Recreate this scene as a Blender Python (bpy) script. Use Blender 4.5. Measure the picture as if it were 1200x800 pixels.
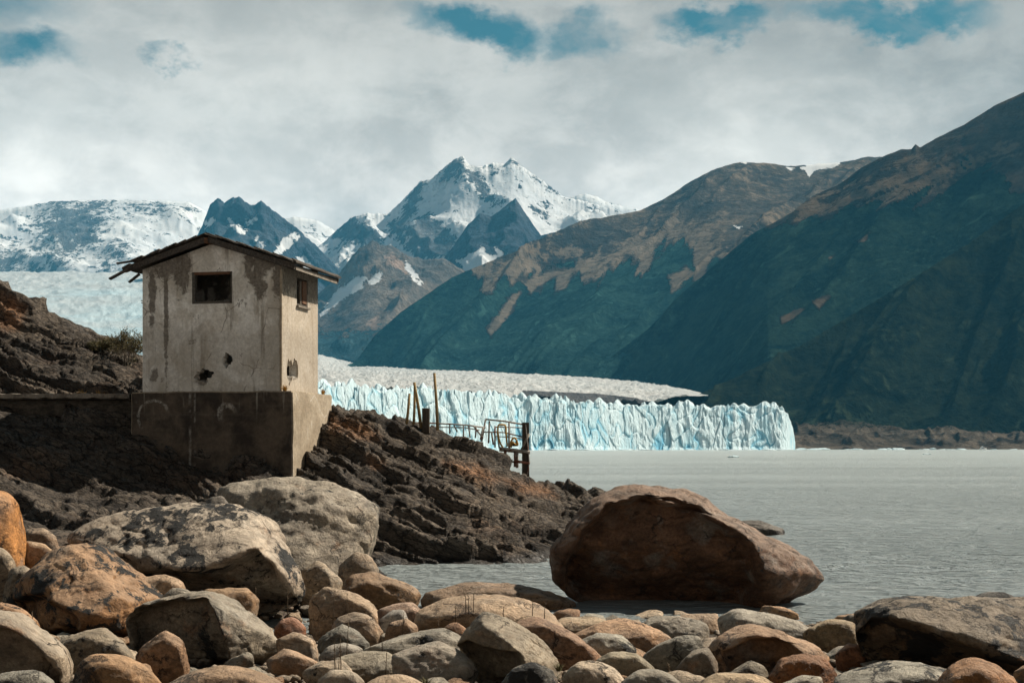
import bpy, bmesh, math, random
import numpy as np
from mathutils import Vector, Matrix

for o in list(bpy.data.objects):
    bpy.data.objects.remove(o)
S = bpy.context.scene
COL = S.collection
R = math.radians

# ------------------------------------------------------------------ camera, sun, sky, exposure
CZ, HY, F = 2.5, 524.7, 1667.0            # eye height, horizon row, focal length in photo pixels (1200 wide)
cam_d = bpy.data.cameras.new("camera"); cam = bpy.data.objects.new("camera", cam_d); COL.objects.link(cam)
cam_d.sensor_width = 36.0; cam_d.lens = 36.0 * F / 1200.0
cam_d.shift_y = (HY - 400.0) / 1200.0
cam_d.clip_start = 0.2; cam_d.clip_end = 80000
cam.location = (0, 0, CZ); cam.rotation_euler = (R(90), 0, 0)
S.camera = cam

SUN = Vector((0.62, 0.30, 0.70)).normalized()
sl = bpy.data.lights.new("sun", 'SUN'); so = bpy.data.objects.new("sun", sl); COL.objects.link(so)
sl.energy = 5.0; sl.angle = R(0.6); sl.color = (1.0, 0.90, 0.76)
so.rotation_euler = SUN.to_track_quat('Z', 'Y').to_euler()
so.location = (60, 10, 80)

S.view_settings.view_transform = 'Standard'
S.view_settings.look = 'None'
S.view_settings.gamma = 1.0
S.view_settings.exposure = 0.60
S.render.engine = 'CYCLES'
S.cycles.max_bounces = 6
S.cycles.diffuse_bounces = 2
S.cycles.glossy_bounces = 2
S.cycles.volume_bounces = 1
S.cycles.use_denoising = True


class N:
    """tiny node helper"""
    def __init__(s, tree):
        s.t = tree; s.n = tree.nodes; s.l = tree.links
    def node(s, typ, **kw):
        n = s.n.new(typ)
        for k, v in kw.items():
            setattr(n, k, v)
        return n
    def put(s, sock, v):
        if v is None: return
        if isinstance(v, bpy.types.NodeSocket): s.l.new(v, sock)
        else:
            if isinstance(v, (tuple, list)) and len(v) == 3 and sock.type == 'RGBA': v = (*v, 1)
            sock.default_value = v
    def math(s, op, a, b=None, c=None, clamp=False):
        n = s.node('ShaderNodeMath', operation=op, use_clamp=clamp)
        s.put(n.inputs[0], a)
        if b is not None: s.put(n.inputs[1], b)
        if c is not None: s.put(n.inputs[2], c)
        return n.outputs[0]
    def vmath(s, op, a, b=None, out=0):
        n = s.node('ShaderNodeVectorMath', operation=op)
        s.put(n.inputs[0], a)
        if b is not None: s.put(n.inputs[1], b)
        return n.outputs[out]
    def scale(s, v, k):
        n = s.node('ShaderNodeVectorMath', operation='SCALE'); s.put(n.inputs[0], v); s.put(n.inputs[3], k)
        return n.outputs[0]
    def noise(s, vec, scale, detail=5, rough=0.55, dist=0.0, kind='FBM', lac=2.0):
        n = s.node('ShaderNodeTexNoise'); n.noise_type = kind
        s.put(n.inputs['Vector'], vec); s.put(n.inputs['Scale'], scale); s.put(n.inputs['Detail'], detail)
        s.put(n.inputs['Roughness'], rough); s.put(n.inputs['Distortion'], dist); s.put(n.inputs['Lacunarity'], lac)
        return n.outputs[0]
    def ramp(s, f, lo, hi, a=0.0, b=1.0, smooth=True):
        n = s.node('ShaderNodeMapRange'); n.interpolation_type = 'SMOOTHSTEP' if smooth else 'LINEAR'
        s.put(n.inputs[0], f); s.put(n.inputs[1], lo); s.put(n.inputs[2], hi); s.put(n.inputs[3], a); s.put(n.inputs[4], b)
        return n.outputs[0]
    def mix(s, f, a, b, blend='MIX'):
        n = s.node('ShaderNodeMix', data_type='RGBA', blend_type=blend)
        s.put(n.inputs[0], f); s.put(n.inputs[6], a); s.put(n.inputs[7], b)
        return n.outputs[2]
    def attr(s, name):
        return s.node('ShaderNodeAttribute', attribute_name=name).outputs['Fac']


# sky: physical sky seen through gaps in a broken cloud sheet that grows darker towards the zenith
W = bpy.data.worlds.new("World"); S.world = W; W.use_nodes = True
wt = W.node_tree; wt.nodes.clear(); w = N(wt)
bg = w.node('ShaderNodeBackground'); wo = w.node('ShaderNodeOutputWorld'); wt.links.new(bg.outputs[0], wo.inputs[0])
sky = w.node('ShaderNodeTexSky', sky_type='NISHITA'); sky.sun_disc = False
sky.sun_elevation = math.asin(SUN.z); sky.sun_rotation = math.atan2(SUN.x, SUN.y)
sky.air_density = 1.0; sky.dust_density = 1.0; sky.ozone_density = 3.0
D = w.node('ShaderNodeTexCoord').outputs['Generated']
sep = w.node('ShaderNodeSeparateXYZ'); wt.links.new(D, sep.inputs[0])
zc = w.math('MAXIMUM', sep.outputs[2], 0.0)
# cloud-deck coordinates: direction projected on a plane overhead
den = w.math('ADD', zc, 0.16)
comb = w.node('ShaderNodeCombineXYZ')
w.put(comb.inputs[0], w.math('DIVIDE', sep.outputs[0], den)); w.put(comb.inputs[1], w.math('DIVIDE', sep.outputs[1], den))
w.put(comb.inputs[2], w.math('MULTIPLY', zc, 2.0))
deck = comb.outputs[0]
n1 = w.noise(deck, 0.9, 6, 0.55, 0.5)
n2 = w.noise(D, 5.5, 9, 0.60, 0.25)
n3 = w.noise(w.vmath('MULTIPLY', D, (1, 1, 1.7)), 15.0, 9, 0.62, 0.25)
grad = w.node('ShaderNodeValToRGB')
e = grad.color_ramp.elements
e[0].position = 0.0; e[0].color = (0.87, 0.815, 0.745, 1)
e[1].position = 1.0; e[1].color = (0.11, 0.115, 0.12, 1)
for p, c in ((0.17, (0.83, 0.76, 0.68, 1)), (0.225, (0.64, 0.60, 0.54, 1)), (0.31, (0.36, 0.335, 0.30, 1)), (0.55, (0.17, 0.17, 0.165, 1))):
    q = e.new(p); q.color = c
wt.links.new(w.math('ADD', zc, w.math('MULTIPLY', w.math('SUBTRACT', n2, 0.5), 0.13)), grad.inputs[0])
cl = grad.outputs[0]
# the deck is thinnest and brightest over the snow peaks and closes in away from them
_g = Vector(((500 - 600) / F, 1.0, (HY - 250) / F)).normalized()
dt = w.vmath('DOT_PRODUCT', D, tuple(_g), out=1)
glow = w.ramp(dt, 0.86, 1.0, 0.46, 0.88)
bright = w.math('ADD', w.ramp(n2, 0.32, 0.68, 0.72, 1.24), w.ramp(n3, 0.38, 0.66, -0.11, 0.13))
bright = w.math('MULTIPLY', bright, w.ramp(n1, 0.25, 0.75, 0.88, 1.1))
cl = w.mix(1.0, cl, w.vmath('MULTIPLY', (1, 1, 1), w.math('MULTIPLY', bright, glow)), 'MULTIPLY')
# gaps of blue
def dirpx(px, py):
    v = Vector(((px - 600) / F, 1.0, (HY - py) / F)); return v.normalized()
gap = None
jit = w.scale(w.vmath('SUBTRACT', w.node('ShaderNodeTexNoise').outputs[1], (0.5, 0.5, 0.5)), 0.11)
jn = jit.node.inputs[0].links[0].from_node.inputs[0].links[0].from_node
w.put(jn.inputs['Vector'], w.vmath('MULTIPLY', D, (1, 1, 1.5))); w.put(jn.inputs['Scale'], 9.0); w.put(jn.inputs['Detail'], 8.0); w.put(jn.inputs['Roughness'], 0.62)
Dj = w.vmath('ADD', D, jit)
for px, py, rx, ry, k in ((10, 38, 58, 28, 1.0), (185, 70, 24, 14, .8), (560, 30, 85, 26, 1.0), (680, 38, 50, 30, .9), (850, 30, 60, 22, 1.05), (1030, 26, 110, 20, 1.0), (-120, -40, 150, 40, 1), (700, -90, 260, 30, .9)):
    c = dirpx(px, py)
    v = w.vmath('MULTIPLY', w.vmath('SUBTRACT', Dj, tuple(c)), (F / rx, F / rx, F / ry))
    g = w.ramp(w.vmath('LENGTH', v, out=1), 1.30, 0.45, 0.0, k)
    gap = g if gap is None else w.math('MAXIMUM', gap, g)
hi = w.math('MULTIPLY', w.ramp(n1, 0.50, 0.66), w.ramp(zc, 0.33, 0.45))   # the deck goes on breaking up overhead
gap = w.math('MAXIMUM', gap, hi)
gap = w.math('MULTIPLY', gap, w.ramp(n3, 0.30, 0.58, 0.45, 1.0))
blue = w.mix(1.0, sky.outputs[0], (0.014, 0.031, 0.025), 'MULTIPLY')
wcol = w.mix(gap, cl, blue)
wt.links.new(wcol, bg.inputs[0]); bg.inputs[1].default_value = 1.0
# the Nishita sky above is multiplied by a teal-leaning 0.03..0.07, which is its strength


# ------------------------------------------------------------------ helpers
def P(px, py, Y):
    """world point at distance Y seen at photo pixel (px, py)"""
    return Vector(((px - 600.0) / F * Y, Y, CZ + (HY - py) / F * Y))

def tag(o, label=None, cat=None, group=None, kind=None):
    if label: o['label'] = label
    if cat: o['category'] = cat
    if group: o['group'] = group
    if kind: o['kind'] = kind
    return o

def mesh_np(name, V, Fq, mat, parent=None, smooth=True, attrs=None):
    me = bpy.data.meshes.new(name)
    V = np.asarray(V, dtype=np.float32); Fq = np.asarray(Fq, dtype=np.int32)
    k = Fq.shape[1]
    me.vertices.add(len(V)); me.vertices.foreach_set('co', V.ravel())
    me.loops.add(Fq.size); me.loops.foreach_set('vertex_index', Fq.ravel())
    me.polygons.add(len(Fq)); me.polygons.foreach_set('loop_start', np.arange(len(Fq), dtype=np.int32) * k)
    me.polygons.foreach_set('loop_total', np.full(len(Fq), k, dtype=np.int32))
    me.update(calc_edges=True)
    me.polygons.foreach_set('use_smooth', np.full(len(Fq), smooth))
    for kk, a in (attrs or {}).items():
        at = me.attributes.new(kk, 'FLOAT', 'POINT'); at.data.foreach_set('value', np.asarray(a, dtype=np.float32).ravel())
    me.validate()
    if mat: me.materials.append(mat)
    o = bpy.data.objects.new(name, me); COL.objects.link(o)
    if parent: o.parent = parent
    return o

def grid_faces(nr, nc):
    i = np.arange(nr - 1)[:, None] * nc + np.arange(nc - 1)[None]
    i = i.ravel()
    return np.stack([i, i + nc, i + nc + 1, i + 1], 1)

def bm_obj(name, bm, mat, parent=None, smooth=False):
    bmesh.ops.recalc_face_normals(bm, faces=bm.faces)
    me = bpy.data.meshes.new(name); bm.to_mesh(me); bm.free()
    if smooth:
        for p in me.polygons: p.use_smooth = True
    if mat: me.materials.append(mat)
    o = bpy.data.objects.new(name, me); COL.objects.link(o)
    if parent: o.parent = parent
    return o

def add_box(bm, c, s, m=None, taper=None, jitter=0.0, rnd=random):
    vs = []
    for dz in (-1, 1):
        for dx, dy in ((-1, -1), (1, -1), (1, 1), (-1, 1)):
            k = taper if (taper and dz > 0) else 1
            v = Vector((dx * s[0] / 2 * k, dy * s[1] / 2 * k, dz * s[2] / 2))
            if jitter: v += Vector([rnd.uniform(-jitter, jitter) for _ in range(3)])
            if m is not None: v = m @ v
            vs.append(bm.verts.new(v + Vector(c)))
    for f in ((0, 3, 2, 1), (4, 5, 6, 7), (0, 1, 5, 4), (1, 2, 6, 5), (2, 3, 7, 6), (3, 0, 4, 7)):
        bm.faces.new([vs[i] for i in f])

def beam(bm, a, b, w_, h_):
    a, b = Vector(a), Vector(b); d = b - a
    q = d.to_track_quat('X', 'Z').to_matrix()
    add_box(bm, (a + b) / 2, (d.length, w_, h_), q)

def tube(bm, pts, rad, n=8, caps=True):
    pts = [Vector(p) for p in pts]
    if not isinstance(rad, (list, tuple)): rad = [rad] * len(pts)
    rings = []
    for i, p in enumerate(pts):
        d = (pts[min(i + 1, len(pts) - 1)] - pts[max(i - 1, 0)]).normalized()
        up = Vector((0, 0, 1)) if abs(d.z) < 0.9 else Vector((0, 1, 0))
        u = d.cross(up).normalized(); v = d.cross(u)
        rings.append([bm.verts.new(p + (u * math.cos(2 * math.pi * k / n) + v * math.sin(2 * math.pi * k / n)) * rad[i]) for k in range(n)])
    for a, b in zip(rings, rings[1:]):
        for k in range(n):
            bm.faces.new([a[k], a[(k + 1) % n], b[(k + 1) % n], b[k]])
    if caps:
        bm.faces.new(rings[0][::-1]); bm.faces.new(rings[-1])

# --- numpy noise
_G = np.array([[1,1,0],[-1,1,0],[1,-1,0],[-1,-1,0],[1,0,1],[-1,0,1],[1,0,-1],[-1,0,-1],[0,1,1],[0,-1,1],[0,1,-1],[0,-1,-1],[1,1,0],[-1,1,0],[0,-1,1],[0,-1,-1]], dtype=np.float32)
def _h(ix, iy, iz, seed):
    with np.errstate(over='ignore'):
        h = (ix.astype(np.uint32) * np.uint32(374761393) + iy.astype(np.uint32) * np.uint32(668265263) + iz.astype(np.uint32) * np.uint32(2147483647) + np.uint32(seed * 144665 + 7))
        h = (h ^ (h >> np.uint32(13))) * np.uint32(1274126177)
        h = (h ^ (h >> np.uint32(15))) * np.uint32(2246822519)
        return h ^ (h >> np.uint32(16))
def gn(p, seed=0):
    p = np.asarray(p, dtype=np.float32)
    i = np.floor(p).astype(np.int64); f = (p - i).astype(np.float32)
    u = f * f * f * (f * (f * 6 - 15) + 10)
    out = 0
    for dx in (0, 1):
        wx = u[..., 0] if dx else 1 - u[..., 0]
        for dy in (0, 1):
            wy = u[..., 1] if dy else 1 - u[..., 1]
            for dz in (0, 1):
                wz = u[..., 2] if dz else 1 - u[..., 2]
                g = _G[_h(i[..., 0] + dx, i[..., 1] + dy, i[..., 2] + dz, seed) & np.uint32(15)]
                out = out + wx * wy * wz * (g[..., 0] * (f[..., 0] - dx) + g[..., 1] * (f[..., 1] - dy) + g[..., 2] * (f[..., 2] - dz))
    return out
def fbm(p, oct=5, seed=0, gain=0.5, lac=2.03):
    a, s, o = 1.0, 0, 0
    for k in range(oct):
        o = o + a * gn(p, seed + k); s += a; a *= gain; p = p * lac + 3.7
    return o / s * 1.6
def ridged(p, oct=6, seed=0, gain=0.5, lac=2.07):
    a, s, o, wgt = 1.0, 0, 0, 1.0
    for k in range(oct):
        n = 1 - np.abs(gn(p, seed + k)) * 2.0
        n = np.clip(n, 0, 1) ** 2 * wgt
        wgt = np.clip(n * 1.8, 0.15, 1)
        o = o + a * n; s += a; a *= gain; p = p * lac + 5.1
    return o / s
def worley(p, seed=0):
    p = np.asarray(p, dtype=np.float32)
    i = np.floor(p).astype(np.int64); f = p - i
    f1 = np.full(p.shape[:-1], 9.0, dtype=np.float32); f2 = f1.copy(); cid = np.zeros(p.shape[:-1], dtype=np.float32)
    for dx in (-1, 0, 1):
        for dy in (-1, 0, 1):
            for dz in (-1, 0, 1):
                h = _h(i[..., 0] + dx, i[..., 1] + dy, i[..., 2] + dz, seed)
                ox = (h & np.uint32(1023)) / 1023.0; oy = ((h >> np.uint32(10)) & np.uint32(1023)) / 1023.0; oz = ((h >> np.uint32(20)) & np.uint32(1023)) / 1023.0
                d = np.sqrt((dx + ox - f[..., 0]) ** 2 + (dy + oy - f[..., 1]) ** 2 + (dz + oz - f[..., 2]) ** 2).astype(np.float32)
                c = ((h >> np.uint32(7)) & np.uint32(4095)) / 4095.0
                near = d < f1
                f2 = np.where(near, f1, np.minimum(f2, d)); cid = np.where(near, c, cid); f1 = np.where(near, d, f1)
    return f1, f2, cid

def poly_sd(x, y, poly):
    """signed distance in pixels to a polygon, positive inside"""
    d = np.full(x.shape, 1e9); ins = np.zeros(x.shape, bool)
    n = len(poly)
    for k in range(n):
        ax, ay = poly[k]; bx, by = poly[(k + 1) % n]
        ex, ey = bx - ax, by - ay
        t = np.clip(((x - ax) * ex + (y - ay) * ey) / (ex * ex + ey * ey + 1e-9), 0, 1)
        d = np.minimum(d, np.hypot(x - ax - t * ex, y - ay - t * ey))
        c = ((ay > y) != (by > y)) & (x < (bx - ax) * (y - ay) / (by - ay + 1e-12) + ax)
        ins ^= c
    return np.where(ins, d, -d)
def paint(x, y, polys, soft=8.0):
    out = np.zeros(x.shape)
    for p in polys:
        out = np.maximum(out, np.clip(0.5 + poly_sd(x, y, p) / (2 * soft), 0, 1))
    return out


# ------------------------------------------------------------------ materials
def mat(name):
    m = bpy.data.materials.new(name); m.use_nodes = True
    m.node_tree.nodes.clear(); n = N(m.node_tree)
    b = n.node('ShaderNodeBsdfPrincipled'); o = n.node('ShaderNodeOutputMaterial')
    n.l.new(b.outputs[0], o.inputs[0])
    b.inputs['Specular IOR Level'].default_value = 0.25
    return m, n, b
def bump(n, b, h, strength, dist):
    k = n.node('ShaderNodeBump'); n.put(k.inputs['Height'], h); k.inputs['Strength'].default_value = strength; k.inputs['Distance'].default_value = dist
    n.l.new(k.outputs[0], b.inputs['Normal']); return k

def boulder_mat():
    m, n, b = mat("boulder_stone")
    oi = n.node('ShaderNodeObjectInfo')
    co = n.node('ShaderNodeTexCoord').outputs['Object']
    v = n.vmath('ADD', co, n.scale((37.0, 11.0, 23.0), oi.outputs['Random']))
    big = n.noise(v, 1.6, 6, 0.6, 0.6)
    fine = n.noise(v, 22, 8, 0.7)
    grain = n.noise(v, 90, 4, 0.7)
    vein = n.noise(n.vmath('MULTIPLY', v, (1, 1, 3.2)), 2.6, 9, 0.66, 1.4)
    base = n.mix(n.ramp(big, 0.3, 0.7), n.mix(1.0, oi.outputs['Color'], (0.62, 0.60, 0.60), 'MULTIPLY'), n.mix(1.0, oi.outputs['Color'], (1.22, 1.16, 1.10), 'MULTIPLY'))
    rust = n.ramp(n.noise(v, 2.3, 6, 0.65, 0.5), 0.56, 0.70, 0, 0.75)
    base = n.mix(rust, base, n.mix(0.6, oi.outputs['Color'], (0.34, 0.145, 0.05)))
    grey = n.ramp(n.noise(n.vmath('ADD', v, (9, 4, 2)), 1.9, 6, 0.6, 0.4), 0.52, 0.72, 0, 0.6)
    base = n.mix(grey, base, (0.27, 0.26, 0.23))
    base = n.mix(1.0, base, n.vmath('MULTIPLY', (1, 1, 1), n.ramp(fine, 0.28, 0.72, 0.62, 1.28)), 'MULTIPLY')
    base = n.mix(1.0, base, n.vmath('MULTIPLY', (1, 1, 1), n.ramp(grain, 0.3, 0.7, 0.86, 1.12)), 'MULTIPLY')
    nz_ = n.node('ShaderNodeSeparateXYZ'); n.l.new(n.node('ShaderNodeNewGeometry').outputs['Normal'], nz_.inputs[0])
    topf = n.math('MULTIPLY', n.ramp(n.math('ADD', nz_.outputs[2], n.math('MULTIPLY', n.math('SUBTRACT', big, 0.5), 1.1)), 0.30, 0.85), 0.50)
    base = n.mix(topf, base, n.mix(0.45, n.mix(1.0, oi.outputs['Color'], (1.5, 1.5, 1.5), 'MULTIPLY'), (0.46, 0.41, 0.34)))  # paler up-facing faces: weathering, plus sunlit tops put into the colour
    # black crust lichen, how much is the object's alpha
    lic = n.noise(v, 4.2, 10, 0.72, 0.35)
    licm = n.noise(v, 1.1, 3, 0.5, 0.3)
    thr = n.math('SUBTRACT', 0.78, n.math('MULTIPLY', oi.outputs['Alpha'], 0.46))
    thr = n.math('SUBTRACT', thr, n.math('MULTIPLY', n.math('SUBTRACT', licm, 0.5), 0.7))
    band = n.noise(n.vmath('MULTIPLY', n.vmath('ADD', v, n.scale(big.node.outputs[1], 0.6)), (0.8, 0.8, 4.5)), 2.4, 6, 0.65, 0.3)
    base = n.mix(1.0, base, n.vmath('MULTIPLY', (1, 1, 1), n.ramp(band, 0.34, 0.66, 0.72, 1.18)), 'MULTIPLY')
    ckv = n.node('ShaderNodeTexVoronoi', feature='DISTANCE_TO_EDGE'); n.put(ckv.inputs['Vector'], n.vmath('MULTIPLY', n.vmath('ADD', v, n.scale(lic.node.outputs[1], 0.45)), (0.8, 0.8, 1.7))); ckv.inputs['Scale'].default_value = 1.5
    ckf = n.math('MULTIPLY', n.ramp(ckv.outputs[0], 0.020, 0.004), n.ramp(n.noise(v, 1.7, 4, 0.6), 0.46, 0.56))
    base = n.mix(n.math('MULTIPLY', ckf, 0.85), base, (0.035, 0.028, 0.024))
    lf = n.ramp(n.math('SUBTRACT', lic, thr), -0.015, 0.03)
    base = n.mix(lf, base, (0.030, 0.029, 0.027))
    vf = n.math('MULTIPLY', n.ramp(n.math('ABSOLUTE', n.math('SUBTRACT', vein, 0.5)), 0.0, 0.008, 0.8, 0.0), n.ramp(licm, 0.5, 0.62))
    base = n.mix(vf, base, (0.05, 0.04, 0.035))
    n.l.new(base, b.inputs['Base Color']); b.inputs['Roughness'].default_value = 0.62
    h = n.math('ADD', n.math('MULTIPLY', fine, 0.5), n.math('MULTIPLY', n.noise(v, 6, 9, 0.68, 0.4), 1.6))
    h = n.math('ADD', h, n.math('MULTIPLY', vf, -0.5))
    h = n.math('ADD', h, n.math('MULTIPLY', lf, 0.12)); h = n.math('ADD', h, n.math('MULTIPLY', ckf, -0.8)); h = n.math('ADD', h, n.math('MULTIPLY', band, 0.5))
    bump(n, b, h, 0.9, 0.055)
    return m

def outcrop_mat():
    m, n, b = mat("outcrop_rock")
    co = n.node('ShaderNodeNewGeometry').outputs['Position']
    rot = n.node('ShaderNodeVectorRotate', rotation_type='Y_AXIS'); n.put(rot.inputs['Vector'], co); rot.inputs['Angle'].default_value = R(-22)
    v = n.vmath('MULTIPLY', rot.outputs[0], (0.8, 0.9, 2.2))
    s1 = n.noise(v, 2.2, 9, 0.66, 0.8)
    s2 = n.noise(v, 7.0, 8, 0.7, 0.4)
    big = n.noise(co, 0.35, 5, 0.6, 0.5)
    tone = n.attr('tone')
    a = n.mix(n.ramp(tone, 0, 1), (0.017, 0.015, 0.0135), (0.165, 0.134, 0.104))
    a = n.mix(n.ramp(s1, 0.35, 0.68), a, n.mix(n.ramp(big, 0.35, 0.7), (0.046, 0.040, 0.034), (0.19, 0.150, 0.112)))
    a = n.mix(n.attr('rust'), a, n.mix(n.ramp(s2, 0.3, 0.7), (0.20, 0.095, 0.045), (0.36, 0.21, 0.12)))
    a = n.mix(n.ramp(s2, 0.52, 0.60, 0, 0.8), a, (0.026, 0.022, 0.019))
    a = n.mix(1.0, a, n.vmath('MULTIPLY', (1, 1, 1), n.ramp(n.noise(co, 30, 5, 0.7), 0.3, 0.7, 0.7, 1.25)), 'MULTIPLY')
    vc = n.node('ShaderNodeTexVoronoi', feature='DISTANCE_TO_EDGE'); n.put(vc.inputs['Vector'], n.vmath('ADD', n.vmath('MULTIPLY', rot.outputs[0], (0.9, 1.0, 3.0)), n.scale(s1.node.outputs[1], 0.5))); vc.inputs['Scale'].default_value = 1.7
    vd = n.node('ShaderNodeTexVoronoi', feature='DISTANCE_TO_EDGE'); n.put(vd.inputs['Vector'], n.vmath('ADD', n.vmath('MULTIPLY', rot.outputs[0], (0.8, 1.0, 3.4)), n.scale(s1.node.outputs[1], 0.4))); vd.inputs['Scale'].default_value = 4.2
    ck = n.math('MAXIMUM', n.ramp(vc.outputs[0], 0.045, 0.008), n.math('MULTIPLY', n.ramp(vd.outputs[0], 0.05, 0.01), 0.7))
    a = n.mix(n.math('MULTIPLY', ck, 0.8), a, (0.012, 0.010, 0.009))
    wet = n.ramp(n.node('ShaderNodeSeparateXYZ').outputs[2], 0.28, 0.08)
    n.l.new(co, wet.node.inputs[0].links[0].from_node.inputs[0])
    a = n.mix(n.math('MULTIPLY', wet, 0.75), a, (0.018, 0.016, 0.014))
    n.l.new(a, b.inputs['Base Color']); n.put(b.inputs['Roughness'], n.math('SUBTRACT', 0.85, n.math('MULTIPLY', wet, 0.45)))
    h = n.math('ADD', n.math('MULTIPLY', s1, 1.1), n.math('MULTIPLY', s2, 0.7)); h = n.math('SUBTRACT', h, n.math('MULTIPLY', ck, 0.5))
    bump(n, b, h, 0.9, 0.10)
    return m

def ground_mat():
    m, n, b = mat("gravel_soil")
    co = n.node('ShaderNodeNewGeometry').outputs['Position']
    a = n.mix(n.ramp(n.noise(co, 1.2, 6, 0.6), 0.3, 0.7), (0.045, 0.036, 0.028), (0.11, 0.085, 0.06))
    vz = n.node('ShaderNodeTexVoronoi'); n.put(vz.inputs['Vector'], co); vz.inputs['Scale'].default_value = 28
    a = n.mix(n.ramp(vz.outputs['Distance'], 0.0, 0.5, 0.5, 0.0), a, n.mix(0.85, vz.outputs['Color'], (0.15, 0.125, 0.1)))
    n.l.new(a, b.inputs['Base Color']); b.inputs['Roughness'].default_value = 0.9
    bump(n, b, n.math('ADD', n.math('MULTIPLY', vz.outputs['Distance'], -1.0), n.noise(co, 9, 6, 0.6)), 0.9, 0.04)
    return m

def water_mat():
    m, n, b = mat("lake_water")
    co = n.node('ShaderNodeNewGeometry').outputs['Position']
    d = n.vmath('LENGTH', co, out=1)
    v = n.vmath('MULTIPLY', co, (0.55, 1.25, 1))
    h1 = n.noise(v, 5.5, 5, 0.62, 0.5)
    h2 = n.noise(v, 1.3, 5, 0.6, 0.4)
    h3 = n.noise(v, 0.16, 4, 0.55, 0.3)
    patch = n.noise(n.vmath('MULTIPLY', co, (0.2, 1, 1)), 0.045, 4, 0.55)
    h = n.math('ADD', n.math('MULTIPLY', h1, 0.22), n.math('MULTIPLY', h2, 0.75))
    h = n.math('ADD', h, n.math('MULTIPLY', h3, 0.7))
    h = n.math('MULTIPLY', h, n.ramp(patch, 0.3, 0.7, 0.65, 1.15))
    kb = bump(n, b, h, 1.0, 1.5)
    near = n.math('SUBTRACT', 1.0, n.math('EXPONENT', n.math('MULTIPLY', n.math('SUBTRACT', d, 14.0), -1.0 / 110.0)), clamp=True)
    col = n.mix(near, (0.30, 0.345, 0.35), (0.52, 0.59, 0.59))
    n.l.new(col, b.inputs['Base Color']); b.inputs['Roughness'].default_value = 0.24
    b.inputs['Specular IOR Level'].default_value = 0.40; b.inputs['IOR'].default_value = 1.33
    return m

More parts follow.
